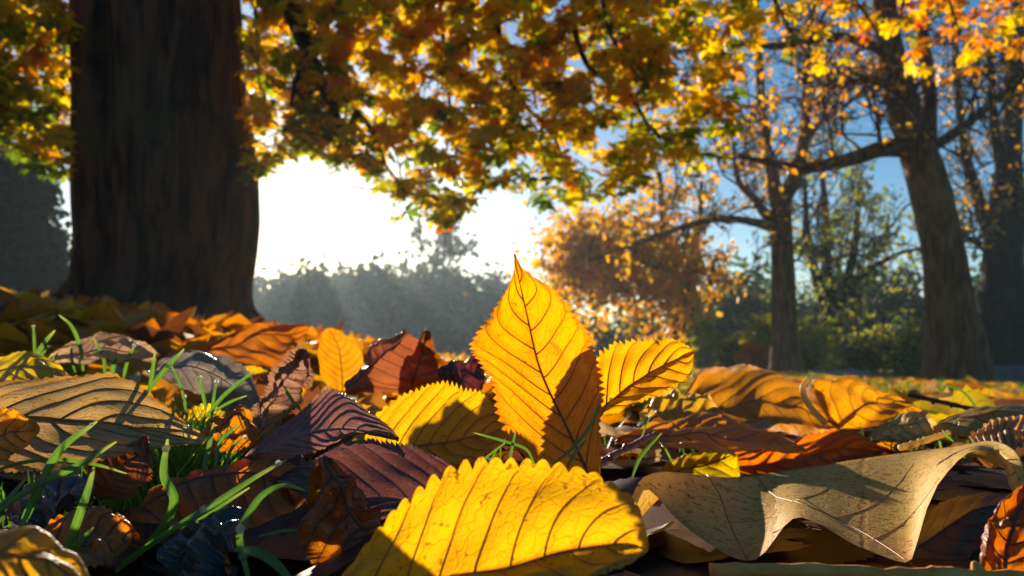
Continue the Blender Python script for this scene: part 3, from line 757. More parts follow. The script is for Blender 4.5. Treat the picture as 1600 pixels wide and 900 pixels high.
def hero(label, mid, L, R, mat, teeth=26, sd_=0.10, cren=False, cup=0.0, pl=0.0012, ripple=0.0, rfreq=5, noise_a=0.0012, stalk=None, stalk_r=0.0011, stalkmat='stalk',
         nv=9, sweep=0.25, veinmat=None, veins=True, vr=0.00034, nu=22, name='fallen_leaf', group='broad fallen leaves close by', seed=0, fold=0.0):
    per = 5
    nt_ = max(48, teeth * per); rg = np.random.default_rng(seed + 1000)
    m = catmull(mid, nt_ + 1); t = np.linspace(0, 1, nt_ + 1)
    l = interp_side(L, t); r = interp_side(R, t)
    u = np.linspace(-1, 1, 2 * nu + 1)
    fr = (t * teeth + rg.normal(size=1) * 0.2) % 1.0
    amp = np.interp(t, np.linspace(0, 1, 30), rg.uniform(0.5, 1.3, 30))
    saw = ((2 * fr - 1) ** 2 if cren else fr) * amp * sstep(0.0, 0.05, t)
    big = np.interp(t, np.linspace(0, 1, 12), rg.uniform(0, 0.06, 12))
    au = np.abs(u)[None]
    ue = np.abs(u)[None] * (1 - (sd_ * saw[:, None] + big[:, None]) * au ** 5)
    off = np.where(u[None, :, None] < 0, l[:, None], r[:, None]) * ue[..., None]
    q = m[:, None, :] + off
    wpx = np.linalg.norm(np.where(u[None, :, None] < 0, l[:, None], r[:, None])[..., :2], axis=-1) / F * m[:, None, 2]
    q[..., 2] += cup * wpx * (ue ** 2) + fold * wpx * ue
    G = P(q[..., 0], q[..., 1], q[..., 2])
    du = np.gradient(G, axis=1); dt = np.gradient(G, axis=0)
    N_ = np.cross(du, dt); N_ /= np.linalg.norm(N_, axis=-1)[..., None] + 1e-12
    ph = (t[:, None] - sweep * au ** 1.3) * nv + np.where(u > 0, 0.22, 0)[None]
    disp = pl * np.abs(np.sin(math.pi * ph)) * np.minimum(1, au * 4) * (1 - 0.5 * au)
    disp = disp + ripple * au ** 2 * np.sin(t[:, None] * rfreq * 6.28 + np.where(u < 0, 0.7, 2.1)[None])
    f1 = np.array([[mnoise.noise(Vector((u[b] * 2.1 + seed * 3.3, t[a] * 5.0, seed * 1.7))) for b in range(0, 2 * nu + 1)] for a in range(0, nt_ + 1, per)])
    ii = np.clip(np.arange(nt_ + 1) / per, 0, len(f1) - 1); i0 = np.clip(ii.astype(int), 0, len(f1) - 2); fx = (ii - i0)[:, None]
    disp = disp + noise_a * 2.2 * (f1[i0] * (1 - fx) + f1[i0 + 1] * fx)
    G = G + N_ * disp[..., None]
    nr, nc = G.shape[:2]
    base = G[0, nu]
    lo = G[..., 2].min()
    root = empty(name, (base[0], base[1], lo), label, 'leaf', group)
    idx = np.arange(nr * nc).reshape(nr, nc)
    Q = np.stack([idx[:-1, :-1], idx[:-1, 1:], idx[1:, 1:], idx[1:, :-1]], -1).reshape(-1, 4)
    uv = np.stack(np.broadcast_arrays((u[None] + 1) / 2, t[:, None]), -1).reshape(-1, 2)
    obj('blade', mesh_of('blade', G.reshape(-1, 3), Q, mat, True, uv=uv), root)

    def at(uu, tt):
        a = np.clip(tt, 0, 1) * (nr - 1); b = (np.clip(uu, -1, 1) + 1) / 2 * (nc - 1)
        a0 = np.clip(a.astype(int), 0, nr - 2); b0 = np.clip(b.astype(int), 0, nc - 2)
        fa = (a - a0)[:, None]; fb = (b - b0)[:, None]
        return (G[a0, b0] * (1 - fa) * (1 - fb) + G[a0 + 1, b0] * fa * (1 - fb) + G[a0, b0 + 1] * (1 - fa) * fb + G[a0 + 1, b0 + 1] * fa * fb)
    vm = veinmat or M['stalk']
    if veins:
        tt = np.linspace(0, 0.985, 40)
        b = MB(); b.tube(at(np.zeros(40), tt), np.linspace(vr * 2.4, vr * 0.7, 40), 6); obj('midrib', b.mesh('midrib', vm), root)
        for k in range(0, nv):
            for s in (-1, 1):
                tk = k / nv - (0.0 if s < 0 else 0.22 / nv)
                if tk < 0.03: continue
                uu = np.linspace(0.0, 0.93, 14); tv = tk + sweep * uu ** 1.3
                kk = tv < 0.97
                if kk.sum() < 4: continue
                uu = uu[kk]; tv = tv[kk] + 0.008 * np.sin(uu * 5 + k * 2.3 + seed) * uu
                b = MB(); b.tube(at(s * uu, tv), np.linspace(vr * 1.15, vr * 0.35, len(uu)), 5); obj('vein', b.mesh('vein', vm), root)
    if stalk:
        sp = pxpath(stalk, 20); b = MB(); b.tube(sp, np.linspace(stalk_r, stalk_r * 1.3, 20), 8); obj('stalk', b.mesh('stalk', M[stalkmat]), root)
    return root


VR = plain_mat('vein_red', (0.30, 0.075, 0.02), 0.5, 0.15)
VO = plain_mat('vein_orange', (0.52, 0.17, 0.025), 0.5, 0.3)
VD = plain_mat('vein_dark', (0.13, 0.04, 0.02), 0.5)
VY = plain_mat('vein_yellow', (0.62, 0.42, 0.10), 0.5, 0.3)
VP = plain_mat('vein_pale', (0.42, 0.2, 0.12), 0.5, 0.2)

# --- centre
hero('golden pointed leaf standing upright, lower half in shadow',
     [(927, 756, .352), (886, 668, .357), (845, 580, .362), (823, 490, .365), (803, 396, .360)],
     [(0, -30, 4, 0), (.04, -90, -12, .003), (.10, -124, -28, .006), (.2, -124, -40, .012), (.33, -112, -46, .014), (.47, -110, -36, .014), (.57, -112, -14, .014), (.68, -86, -6, .010), (.76, -56, -2, .006), (.86, -23, 4, .002), (.93, -6, 2, 0), (1, 0, 0, 0)],
     [(0, 10, 0, 0), (.08, 28, -22, .002), (.2, 46, -28, .006), (.35, 84, -30, .010), (.47, 92, -28, .012), (.6, 92, -22, .012), (.72, 80, -14, .010), (.84, 58, -4, .006), (.90, 27, 0, .003), (.95, 7, 2, .001), (1, 0, 0, 0)],
     hero_mat('blade_upright', GOLD, (0.80, 0.38, 0.025), (0.34, 0.09, 0.015), (0.52, 0.17, 0.02), 0.66, 1.05, 0.5, 0.35, 10, 0.22, patch=0.6, tert=0.30),
     teeth=34, sd_=0.13, pl=0.0008, nv=10, sweep=0.22, veinmat=VR, vr=.0003, seed=1, noise_a=.0016)
hero('bright yellow scalloped leaf propped on its side on the litter',
     [(520, 925, .215), (640, 915, .21), (765, 893, .206), (905, 853, .204), (985, 850, .206), (1012, 862, .21)],
     [(0, -4, -6, 0), (.06, 14, -66, .004), (.18, 8, -128, .009), (.30, 2, -172, .013), (.42, 6, -190, .016), (.55, 8, -180, .017), (.68, 14, -150, .017), (.80, 30, -118, .015), (.90, 34, -74, .010), (.96, 14, -36, .005), (1, 0, 0, 0)],
     [(0, 0, 4, 0), (.2, 10, 60, -.018), (.5, 20, 80, -.026), (.8, 22, 60, -.02), (.93, 10, 36, -.01), (1, 0, 0, 0)],
     hero_mat('blade_scalloped', (0.80, 0.41, 0.010), (0.82, 0.45, 0.012), (0.50, 0.13, 0.012), (0.70, 0.34, 0.02), 0.6, 1.05, 0.42, 0.8, 9, 0.14, coat=0.1, patch=0.4, tert=0.22),
     teeth=21, sd_=0.12, cren=True, pl=0.0005, nv=9, sweep=0.14, veinmat=VO, vr=.00028, seed=2)
hero('orange yellow leaf leaning behind the upright golden one',
     [(928, 652, .385), (985, 602, .385), (1040, 570, .385), (1086, 548, .39)],
     [(0, -4, -4, 0), (.06, -16, -56, .006), (.22, -22, -88, .010), (.42, -14, -74, .012), (.62, -2, -52, .012), (.80, 12, -36, .008), (.92, 8, -12, .004), (1, 0, 0, 0)],
     [(0, 4, 4, 0), (.15, 18, 16, -.01), (.45, 34, 26, -.018), (.7, 34, 32, -.018), (.88, 14, 34, -.01), (.96, 2, 18, -.004), (1, 0, 0, 0)],
     hero_mat('blade_leaning', (0.78, 0.32, 0.01), (0.80, 0.40, 0.016), (0.5, 0.14, 0.012), None, 0.66, 1.05, 0.5, 0.2, 7, 0.24, tert=0.15),
     teeth=22, sd_=0.14, nv=7, sweep=0.24, veinmat=VO, vr=.00036, seed=3)
hero('yellow toothed leaf lying in front of the brown crumpled leaf',
     [(566, 712, .44), (640, 700, .43), (715, 688, .425), (800, 668, .425)],
     [(0, -2, -6, 0), (.04, 4, -62, .008), (.16, 18, -92, .014), (.34, 24, -104, .018), (.52, 24, -100, .020), (.70, 20, -76, .016), (.85, 12, -40, .010), (.95, 6, -14, .004), (1, 0, 0, 0)],
     [(0, 2, 4, 0), (.3, 0, 44, -.03), (.6, 0, 50, -.03), (.9, 0, 30, -.012), (1, 0, 0, 0)],
     hero_mat('blade_toothed', (0.80, 0.42, 0.01), (0.80, 0.36, 0.012), (0.5, 0.13, 0.012), None, 0.62, 1.05, 0.42, 0.35, 9, 0.26, coat=0.1, tert=0.25),
     teeth=30, sd_=0.10, nv=9, sweep=0.26, veinmat=VO, vr=.00034, pl=.0007, seed=4)
hero('frosted plum leaf with pleated veins and a folded orange hem',
     [(384, 717, .345), (440, 692, .343), (505, 672, .342), (580, 672, .344), (622, 690, .348)],
     [(0, 0, 0, 0), (.12, 10, -22, .010), (.3, 26, -56, .022), (.5, 16, -70, .028), (.68, 2, -56, .026), (.85, 6, -22, .014), (1, 0, 0, 0)],
     [(0, 0, 0, 0), (.12, 2, 14, -.005), (.3, 0, 34, -.010), (.5, -8, 42, -.012), (.62, -20, 34, -.012), (.75, -20, 16, -.006), (1, 0, 0, 0)],
     hero_mat('blade_plum', (0.22, 0.085, 0.075), (0.34, 0.13, 0.05), (0.40, 0.24, 0.22), (0.36, 0.16, 0.06), 0.42, 1.0, 0.4, 0.4, 11, 0.34, coat=0.15, patch=0.5, tert=0.5),
     teeth=38, sd_=0.10, pl=0.0016, nv=11, sweep=0.34, veinmat=VP, vr=.0004, seed=5)
hero('dark maroon leaf lying flat beneath the yellow toothed leaf',
     [(430, 752, .315), (530, 775, .308), (640, 782, .305), (765, 770, .308)],
     [(0, 0, -4, 0), (.1, 10, -36, .010), (.3, 0, -86, .026), (.5, -14, -98, .032), (.7, -22, -90, .030), (.88, -24, -52, .018), (1, -4, -6, 0)],
     [(0, 0, 4, 0), (.3, 0, 34, -.012), (.6, 0, 36, -.012), (.9, 0, 18, -.006), (1, 0, 0, 0)],
     hero_mat('blade_maroon', (0.13, 0.042, 0.032), (0.2, 0.07, 0.05), (0.34, 0.14, 0.09), (0.16, 0.07, 0.08), 0.35, 1.0, 0.36, 0.5, 8, -0.34, coat=0.25, tert=0.35),
     teeth=40, sd_=0.08, pl=0.0018, nv=8, sweep=-0.34, veinmat=VP, vr=.0004, seed=6, cup=-.2)
hero('red-brown crinkled leaf with a raised corner beside the scalloped yellow leaf',
     [(507, 714, .288), (530, 762, .280), (560, 812, .274), (612, 862, .270)],
     [(0, -2, 4, 0), (.08, -24, 14, 0), (.25, -56, 34, -.004), (.45, -84, 46, -.008), (.65, -98, 50, -.010), (.85, -96, 48, -.010), (1, -80, 40, -.01)],
     [(0, 4, -2, 0), (.15, 22, -6, .006), (.4, 34, -14, .010), (.65, 30, -16, .012), (.9, 10, -10, .01), (1, 2, -4, .004)],
     hero_mat('blade_redbrown', (0.42, 0.11, 0.028), (0.52, 0.22, 0.022), (0.14, 0.045, 0.03), (0.34, 0.08, 0.02), 0.45, 1.0, 0.36, 0.8, 6, 0.3, coat=0.3, patch=0.6, tert=0.4, pscale=60),
     teeth=22, sd_=0.07, cren=True, pl=0.0022, nv=6, sweep=0.3, veinmat=VD, vr=.0004, seed=7, noise_a=.004)
hero('brown leaf standing tucked in the shade behind the upright golden leaf',
     [(822, 720, .44), (832, 650, .44), (846, 580, .44), (858, 508, .44)],
     [(0, 0, 0, 0), (.25, -58, -6, .004), (.5, -70, -10, .008), (.8, -54, -2, .004), (.94, -30, 2, 0), (1, 0, 0, 0)],
     [(0, 0, 0, 0), (.25, 30, 8, -.004), (.55, 40, 10, -.008), (.85, 34, 8, -.004), (1, 0, 0, 0)],
     hero_mat('blade_tucked', (0.24, 0.075, 0.03), (0.34, 0.11, 0.03), (0.14, 0.05, 0.03), None, 0.4, 1.0, 0.5, 0.5, 8, 0.25),
     teeth=22, nv=8, veinmat=VD, seed=8)
# --- crumpled ones behind
hero('maroon leaf rolled into a cup behind the yellow toothed leaf',
     [(540, 608, 0.681), (575, 575, 0.674), (612, 540, 0.667), (640, 522, 0.670)],
     [(0, 0, 0, 0), (.2, 0, -8, .03), (.5, -4, -20, .04), (.8, -16, -8, .03), (1, -6, 0, .01)],
     [(0, 0, 0, 0), (.15, 34, 22, -.01), (.4, 74, 48, -.012), (.65, 82, 66, -.008), (.85, 66, 62, .004), (1, 34, 26, .008)],
     hero_mat('blade_cup', (0.30, 0.09, 0.045), (0.42, 0.14, 0.04), (0.3, 0.1, 0.05), None, 0.5, 1.0, 0.45, 0.4, 7, 0.2),
     teeth=18, sd_=0.04, cup=0.45, pl=0.002, nv=7, veinmat=VD, seed=9, noise_a=.004, rfreq=2, ripple=.003)
hero('crumpled rust leaf with a sharp upright point behind the yellow toothed leaf',
     [(640, 618, 0.674), (650, 580, 0.667), (660, 548, 0.667), (665, 515, 0.660)],
     [(0, -18, 0, 0), (.3, -26, -4, .01), (.6, -22, -2, .014), (.85, -10, 6, .008), (1, 0, 0, 0)],
     [(0, 62, -4, 0), (.25, 84, -6, .006), (.45, 62, 4, .014), (.65, 30, 6, .012), (.85, 12, 6, .004), (1, 0, 0, 0)],
     hero_mat('blade_point', (0.33, 0.10, 0.025), (0.5, 0.18, 0.025), (0.16, 0.05, 0.03), (0.16, 0.05, 0.03), 0.5, 1.0, 0.45, 0.4, 6, 0.2),
     teeth=16, sd_=0.05, cup=-0.5, pl=0.0025, nv=6, veinmat=VD, seed=10, noise_a=.006)
hero('round amber leaf standing behind the rolled maroon leaf',
     [(535, 612, 0.795), (534, 575, 0.802), (528, 540, 0.809), (515, 512, 0.809)],
     A(-36, 4, .01, OVAL), A(38, 4, .012, OVAL),
     hero_mat('blade_amber', (0.62, 0.26, 0.03), (0.7, 0.33, 0.06), (0.3, 0.09, 0.02), None, 0.6, 1.0, 0.5, 0.3, 9, 0.3, tert=0.2),
     teeth=20, sd_=0.03, nv=9, sweep=.3, veinmat=VR, seed=11)
hero('dark wine leaf crumpled between the rust point and the upright leaf',
     [(690, 612, 0.572), (715, 600, 0.559), (735, 585, 0.559), (752, 560, 0.572)],
     A(-22, -26, .02), A(24, 34, -.01),
     hero_mat('blade_wine', (0.12, 0.025, 0.025), (0.24, 0.05, 0.025), (0.08, 0.02, 0.02), None, 0.4, 1.0, 0.35, 0.3, 6, 0.2, coat=.3),
     teeth=18, pl=.003, nv=6, veinmat=VD, seed=12, noise_a=.006)
hero('dry lace-like brown leaf curled on end beside the frosted plum leaf',
     [(398, 690, 0.460), (418, 640, 0.466), (446, 590, 0.471), (478, 545, 0.477)],
     [(0, -10, -6, 0), (.3, -18, -8, .006), (.6, -14, -8, .006), (1, -3, -2, 0)],
     [(0, 14, 6, 0), (.15, 30, 12, .010), (.4, 36, 18, .02), (.6, 36, 26, .026), (.8, 30, 34, .024), (.95, 10, 16, .01), (1, 2, 2, 0)],
     hero_mat('blade_lace', (0.38, 0.18, 0.10), (0.5, 0.26, 0.09), (0.2, 0.08, 0.05), (0.3, 0.14, 0.06), 0.45, 0.9, 0.7, 1.0, 10, 0.2, tert=0.7),
     teeth=30, sd_=0.16, cup=0.5, pl=0.003, nv=10, veinmat=VP, seed=13, noise_a=.005)
hero('short orange leaf scrap lying in the grass beside the dry curled leaf',
     [(316, 690, .395), (345, 668, .395), (380, 655, .40), (412, 690, .395)],
     A(-6, -16, .012, OVAL), A(8, 46, -.012, OVAL),
     hero_mat('blade_scrap', (0.55, 0.19, 0.03), (0.62, 0.27, 0.06), (0.3, 0.1, 0.03), None, 0.55, 1.0, 0.6, 0.6, 7, 0.3),
     teeth=16, pl=.002, nv=7, veinmat=VR, seed=14, noise_a=.004)
hero('grey-brown rolled leaf with pale ribs among the wet grass',
     [(238, 580, 0.572), (285, 572, 0.561), (340, 588, 0.550), (410, 640, 0.539)],
     [(0, 0, -4, 0), (.2, 10, -26, .03), (.5, 16, -36, .035), (.8, 14, -30, .03), (1, 0, 0, 0)],
     [(0, 0, 6, 0), (.2, -6, 30, .01), (.5, -14, 46, .02), (.8, -14, 36, .02), (1, 0, 0, 0)],
     hero_mat('blade_greybrown', (0.22, 0.16, 0.12), (0.34, 0.24, 0.16), (0.5, 0.36, 0.24), None, 0.25, 0.8, 0.4, 0.8, 8, 0.3, coat=.2),
     teeth=24, sd_=.06, cup=-.5, pl=.004, nv=8, veinmat=VP, seed=15, noise_a=.004)
hero('broad rust leaf with a hooked tip spread before the massive trunk',
     [(300, 560, .78), (355, 540, .80), (420, 522, .80), (482, 512, .80)],
     [(0, 0, -6, 0), (.3, 4, -20, .03), (.6, 0, -14, .03), (.85, 0, 2, .01), (1, 0, 0, 0)],
     [(0, 0, 6, 0), (.3, 30, 36, -.05), (.6, 44, 50, -.06), (.8, 20, 30, -.04), (.9, -4, 24, -.02), (1, 0, 6, 0)],
     hero_mat('blade_hook', (0.50, 0.15, 0.025), (0.62, 0.26, 0.04), (0.25, 0.07, 0.02), None, 0.55, 1.0, 0.5, 0.5, 7, 0.25),
     teeth=14, sd_=.05, pl=.003, nv=7, veinmat=VR, seed=16, noise_a=.004)
hero('buff leaf lying flat behind the wet grass blades',
     [(75, 565, .64), (130, 548, .63), (190, 545, .62), (250, 556, .62)],
     A(6, -26, .05), A(4, 22, -.04),
     hero_mat('blade_buff', (0.56, 0.34, 0.16), (0.6, 0.4, 0.2), (0.36, 0.16, 0.06), None, 0.5, 0.9, 0.5, 0.6, 8, 0.25),
     teeth=20, nv=8, veinmat=VO, seed=17, noise_a=.003)
hero('clear yellow leaf lying behind the big buff veined leaf',
     [(-60, 590, .52), (0, 578, .51), (50, 572, .50), (108, 592, .50)],
     A(4, -22, .03, OVAL), A(0, 30, -.03, OVAL),
     hero_mat('blade_clear', (0.82, 0.55, 0.02), (0.84, 0.6, 0.05), (0.6, 0.3, 0.02), None, 0.6, 1.05, 0.5, 0.3, 7, 0.3),
     teeth=18, nv=7, veinmat=VY, seed=18)
# --- left
hero('big buff leaf with bold rust veins reaching out over the grass',
     [(-90, 650, .37), (-10, 652, .365), (80, 655, .36), (160, 660, .36), (250, 676, .365), (334, 692, .372)],
     [(0, 0, -30, .02), (.15, 10, -56, .04), (.35, 30, -70, .05), (.5, 52, -78, .05), (.62, 46, -64, .045), (.75, 36, -36, .03), (.88, 20, -14, .014), (1, 0, 0, 0)],
     [(0, 0, 40, -.03), (.2, 0, 90, -.055), (.4, 4, 92, -.055), (.55, 14, 66, -.045), (.7, 24, 38, -.03), (.85, 22, 18, -.014), (.95, 6, 6, -.004), (1, 0, 0, 0)],
     hero_mat('blade_buffveined', (0.74, 0.48, 0.19), (0.76, 0.48, 0.12), (0.46, 0.13, 0.02), (0.62, 0.25, 0.03), 0.55, 1.0, 0.45, 0.6, 7, 0.42, patch=0.6, tert=0.5),
     teeth=34, sd_=0.06, pl=0.0010, nv=7, sweep=0.42, veinmat=VO, vr=.0006, seed=20)
hero('orange toothed leaf resting on top of the big buff veined leaf',
     [(-80, 700, .315), (-20, 688, .315), (30, 676, .318), (62, 666, .32)],
     A(-14, -52, .02), A(10, 46, -.02),
     hero_mat('blade_orangetop', (0.68, 0.27, 0.02), (0.74, 0.38, 0.03), (0.4, 0.11, 0.02), None, 0.58, 1.0, 0.5, 0.5, 8, 0.25),
     teeth=24, sd_=.13, nv=8, veinmat=VR, seed=21, pl=.002)
hero('dark red leaf with a torn edge under the big buff leaf',
     [(150, 778, .315), (180, 745, .32), (210, 712, .33), (232, 684, .34)],
     A(-44, -20, .02), A(40, 30, -.014),
     hero_mat('blade_darkred', (0.34, 0.075, 0.02), (0.42, 0.11, 0.02), (0.34, 0.12, 0.04), None, 0.45, 1.0, 0.45, 0.4, 8, 0.3),
     teeth=28, sd_=.12, nv=8, veinmat=VR, seed=22, pl=.002)
hero('red-orange scalloped leaf arched up under the crossing grass blades',
     [(28, 900, .255), (90, 872, .25), (150, 848, .25), (218, 838, .255)],
     [(0, 0, -8, 0), (.1, 6, -54, .008), (.3, 4, -72, .016), (.55, 6, -66, .02), (.8, 2, -46, .016), (.93, -2, -26, .008), (1, 0, 0, 0)],
     [(0, 0, 8, 0), (.2, 4, 40, -.014), (.5, 8, 44, -.016), (.8, 0, 40, -.014), (.95, -4, 18, -.005), (1, 0, 0, 0)],
     hero_mat('blade_redorange', (0.68, 0.18, 0.014), (0.76, 0.32, 0.02), (0.2, 0.05, 0.02), (0.5, 0.12, 0.015), 0.55, 1.0, 0.36, 0.8, 7, 0.22, coat=.25, pscale=70),
     teeth=16, sd_=0.12, cren=True, pl=.002, nv=7, sweep=.22, veinmat=VD, vr=.0005, seed=23, noise_a=.003, cup=-.25)
hero('pale orange leaf curling into the near left corner',
     [(-80, 880, .165), (-20, 858, .165), (50, 868, .168), (150, 925, .172)],
     A(10, -34, .012, OVAL), A(-10, 70, -.008, OVAL),
     hero_mat('blade_corner', (0.78, 0.40, 0.04), (0.8, 0.5, 0.16), (0.5, 0.16, 0.02), None, 0.55, 1.0, 0.5, 0.2, 6, 0.25, tert=.2),
     teeth=14, sd_=.05, nv=6, veinmat=VO, seed=24, pl=.0006)
hero('long chestnut brown leaf with a curled rim tinted sun-bright behind the bowed grass blade',
     [(196, 806, .305), (260, 768, .31), (335, 745, .315), (420, 736, .318), (492, 765, .315)],
     [(0, 0, -3, 0), (.3, 0, -5, .004), (.7, 0, -4, .004), (1, 0, 0, 0)],
     [(0, 4, 8, 0), (.15, 10, 40, -.010), (.35, 8, 76, -.018), (.55, 0, 96, -.022), (.75, -6, 90, -.022), (.92, -10, 50, -.012), (1, 0, 0, 0)],
     hero_mat('blade_chestnut', (0.50, 0.14, 0.022), (0.58, 0.22, 0.03), (0.2, 0.05, 0.02), (0.5, 0.22, 0.05), 0.5, 1.0, 0.42, 0.5, 8, 0.1, coat=.15),  # lighter edge colour paints the sunlight along the curled rim
     teeth=12, sd_=.02, nv=8, sweep=.1, veinmat=VD, seed=25, pl=.0025, noise_a=.003, cup=.15)
hero('blue-grey glossy dead leaf in the shade under the big buff leaf',
     [(20, 815, .30), (60, 785, .302), (100, 768, .305), (146, 778, .305)],
     A(0, -22, .02), A(6, 38, -.015),
     hero_mat('blade_bluegrey', (0.11, 0.08, 0.09), (0.2, 0.08, 0.05), (0.1, 0.05, 0.04), None, 0.1, 1.0, 0.2, 0.8, 7, 0.25, coat=.35, spec=.5),
     teeth=14, nv=7, veinmat=VD, seed=26, pl=.001, noise_a=.006)
hero('blackish wet leaf rolled up in front of the chestnut brown leaf',
     [(275, 905, .25), (305, 840, .252), (340, 812, .256), (372, 830, .255)],
     A(-26, -14, .014), A(40, 60, -.012),
     hero_mat('blade_blackish', (0.06, 0.035, 0.03), (0.1, 0.05, 0.04), (0.1, 0.05, 0.03), None, 0.08, 1.0, 0.22, 0.5, 8, 0.2, coat=.25, spec=.4),
     teeth=14, nv=8, veinmat=VD, seed=27, cup=-.6, pl=.0008, noise_a=.005)
# --- right
hero('broad flat orange leaf with a pale turned-up rim',
     [(1312, 668, 0.696), (1250, 640, 0.710), (1170, 630, 0.710), (1060, 640, 0.710)],
     [(0, 0, 6, 0), (.2, 0, 40, -.06), (.5, 0, 44, -.07), (.8, -10, 34, -.05), (1, 0, 0, 0)],
     [(0, -4, -8, 0), (.2, 0, -36, .03), (.45, 6, -56, .06), (.7, 16, -64, .07), (.9, 10, -60, .06), (1, 6, -20, .02)],
     hero_mat('blade_flatorange', (0.62, 0.24, 0.02), (0.68, 0.32, 0.03), (0.32, 0.10, 0.02), (0.66, 0.40, 0.24), 0.5, 1.0, 0.45, 0.7, 9, -0.34, tert=0.25),
     teeth=24, sd_=.03, nv=9, sweep=-.34, veinmat=VR, seed=30, pl=.0012, noise_a=.004)
hero('pinkish orange leaf with a wet sheen in front of the flat orange leaf',
     [(962, 690, 0.528), (1050, 684, 0.522), (1150, 684, 0.516), (1262, 706, 0.516)],
     [(0, 0, 0, 0), (.15, 6, -20, .03), (.35, 8, -32, .045), (.6, 4, -30, .045), (.85, 0, -18, .03), (1, 0, 0, 0)],
     [(0, 0, 4, 0), (.25, 0, 18, -.03), (.5, 0, 26, -.04), (.8, 0, 20, -.03), (1, 0, 0, 0)],
     hero_mat('blade_pinkish', (0.70, 0.27, 0.02), (0.52, 0.17, 0.09), (0.3, 0.09, 0.04), (0.66, 0.30, 0.03), 0.55, 1.0, 0.34, 0.5, 8, 0.35, coat=.2, patch=.45),
     teeth=24, sd_=.05, nv=8, sweep=.35, veinmat=VR, seed=31, pl=.003, noise_a=.003, cup=.2)
hero('yellow-edged leaf curled over between the leaning and the pinkish leaf',
     [(1000, 652, 0.611), (1040, 648, 0.605), (1085, 646, 0.598), (1130, 650, 0.598)],
     A(0, -38, .05, OVAL), A(0, 12, -.02, OVAL),
     hero_mat('blade_curlyellow', (0.66, 0.38, 0.05), (0.6, 0.26, 0.05), (0.4, 0.2, 0.05), (0.8, 0.58, 0.16), 0.5, 1.0, 0.4, 0.4, 8, 0.3),
     teeth=14, sd_=.04, nv=8, veinmat=VO, seed=32, cup=-.6, pl=.003, noise_a=.004, ripple=.002)
hero('red-edged leaf glowing along its fold above the pale lobed leaf',
     [(1100, 728, 0.561), (1180, 726, 0.554), (1260, 712, 0.554), (1330, 700, 0.561), (1385, 706, 0.566)],
     [(0, 0, -6, 0), (.2, 4, -26, .02), (.45, 4, -30, .02), (.65, 10, -36, .014), (.78, 6, -34, .008), (.9, 0, -18, .004), (1, 0, 0, 0)],
     [(0, 0, 6, 0), (.3, 0, 26, -.02), (.6, 0, 34, -.024), (.9, 0, 20, -.012), (1, 0, 0, 0)],
     hero_mat('blade_rededge', (0.70, 0.18, 0.015), (0.56, 0.16, 0.02), (0.42, 0.05, 0.015), (0.36, 0.07, 0.02), 0.6, 1.1, 0.45, 0.5, 8, 0.2),
     teeth=30, sd_=.14, nv=8, veinmat=VR, seed=33, pl=.003, noise_a=.003, fold=-.2)
hero('small lemon yellow leaf tucked under the pale lobed leaf',
     [(1022, 752, 0.514), (1070, 735, 0.514), (1115, 722, 0.514), (1148, 708, 0.514)],
     A(-10, -22, .02), [(0, 0, 2, 0), (.3, 20, 24, -.02), (.6, 36, 32, -.02), (.85, 30, 42, -.01), (.95, 16, 30, -.005), (1, 4, 4, 0)],
     hero_mat('blade_lemon', (0.72, 0.50, 0.03), (0.76, 0.55, 0.04), (0.36, 0.18, 0.03), None, 0.5, 1.0, 0.5, 0.5, 6, 0.2),
     teeth=18, nv=6, veinmat=VR, seed=34)
hero('orange blotched leaf with a curved yellow stalk',
     [(1300, 672, 0.700), (1340, 640, 0.706), (1375, 622, 0.712), (1436, 650, 0.700)],
     [(0, -6, -6, 0), (.12, -42, -46, .01), (.25, -64, -58, .014), (.45, -40, -36, .016), (.7, -16, -20, .016), (.9, 2, -12, .01), (1, 0, 0, 0)],
     [(0, 6, 6, 0), (.3, 30, 28, -.02), (.6, 30, 34, -.024), (.85, 10, 22, -.014), (1, 0, 0, 0)],
     hero_mat('blade_blotched', (0.66, 0.29, 0.02), (0.52, 0.17, 0.02), (0.3, 0.1, 0.02), (0.4, 0.13, 0.02), 0.55, 1.0, 0.5, 0.9, 7, 0.25, pscale=70),
     teeth=20, sd_=.08, nv=7, veinmat=VR, seed=35, pl=.002, noise_a=.005,
     stalk=[(1263, 592, .675), (1254, 606, .67), (1262, 630, .665), (1290, 662, .66)], stalk_r=.0024, stalkmat='stalk_pale')
hero('cream and amber leaf rolled along its length on the litter',
     [(1362, 684, 0.568), (1400, 668, 0.563), (1440, 660, 0.556), (1470, 688, 0.556)],
     A(0, -16, .03, OVAL), A(2, 26, -.012, OVAL),
     hero_mat('blade_cream', (0.78, 0.55, 0.2), (0.7, 0.34, 0.03), (0.4, 0.16, 0.03), (0.2, 0.07, 0.02), 0.5, 1.0, 0.45, 0.5, 7, 0.2, patch=.6),
     teeth=12, sd_=.05, nv=7, veinmat=VO, seed=36, cup=-.5, pl=.002, noise_a=.003)
hero('smooth ochre leaf arching behind the ribbed curled leaf',
     [(1452, 672, 0.564), (1510, 652, 0.557), (1570, 644, 0.551), (1660, 655, 0.551)],
     [(0, 0, 0, 0), (.3, 0, -12, .04), (.7, 0, -14, .05), (1, 0, 0, 0)], [(0, 0, 4, 0), (.3, 0, 34, -.03), (.7, 0, 46, -.04), (1, 0, 0, 0)],
     hero_mat('blade_ochre', (0.56, 0.34, 0.06), (0.62, 0.38, 0.10), (0.42, 0.22, 0.04), None, 0.5, 1.0, 0.4, 0.4, 8, 0.4, coat=.15),
     teeth=12, sd_=.02, nv=8, sweep=.4, veinmat=VO, seed=37, pl=.0015, noise_a=.002)
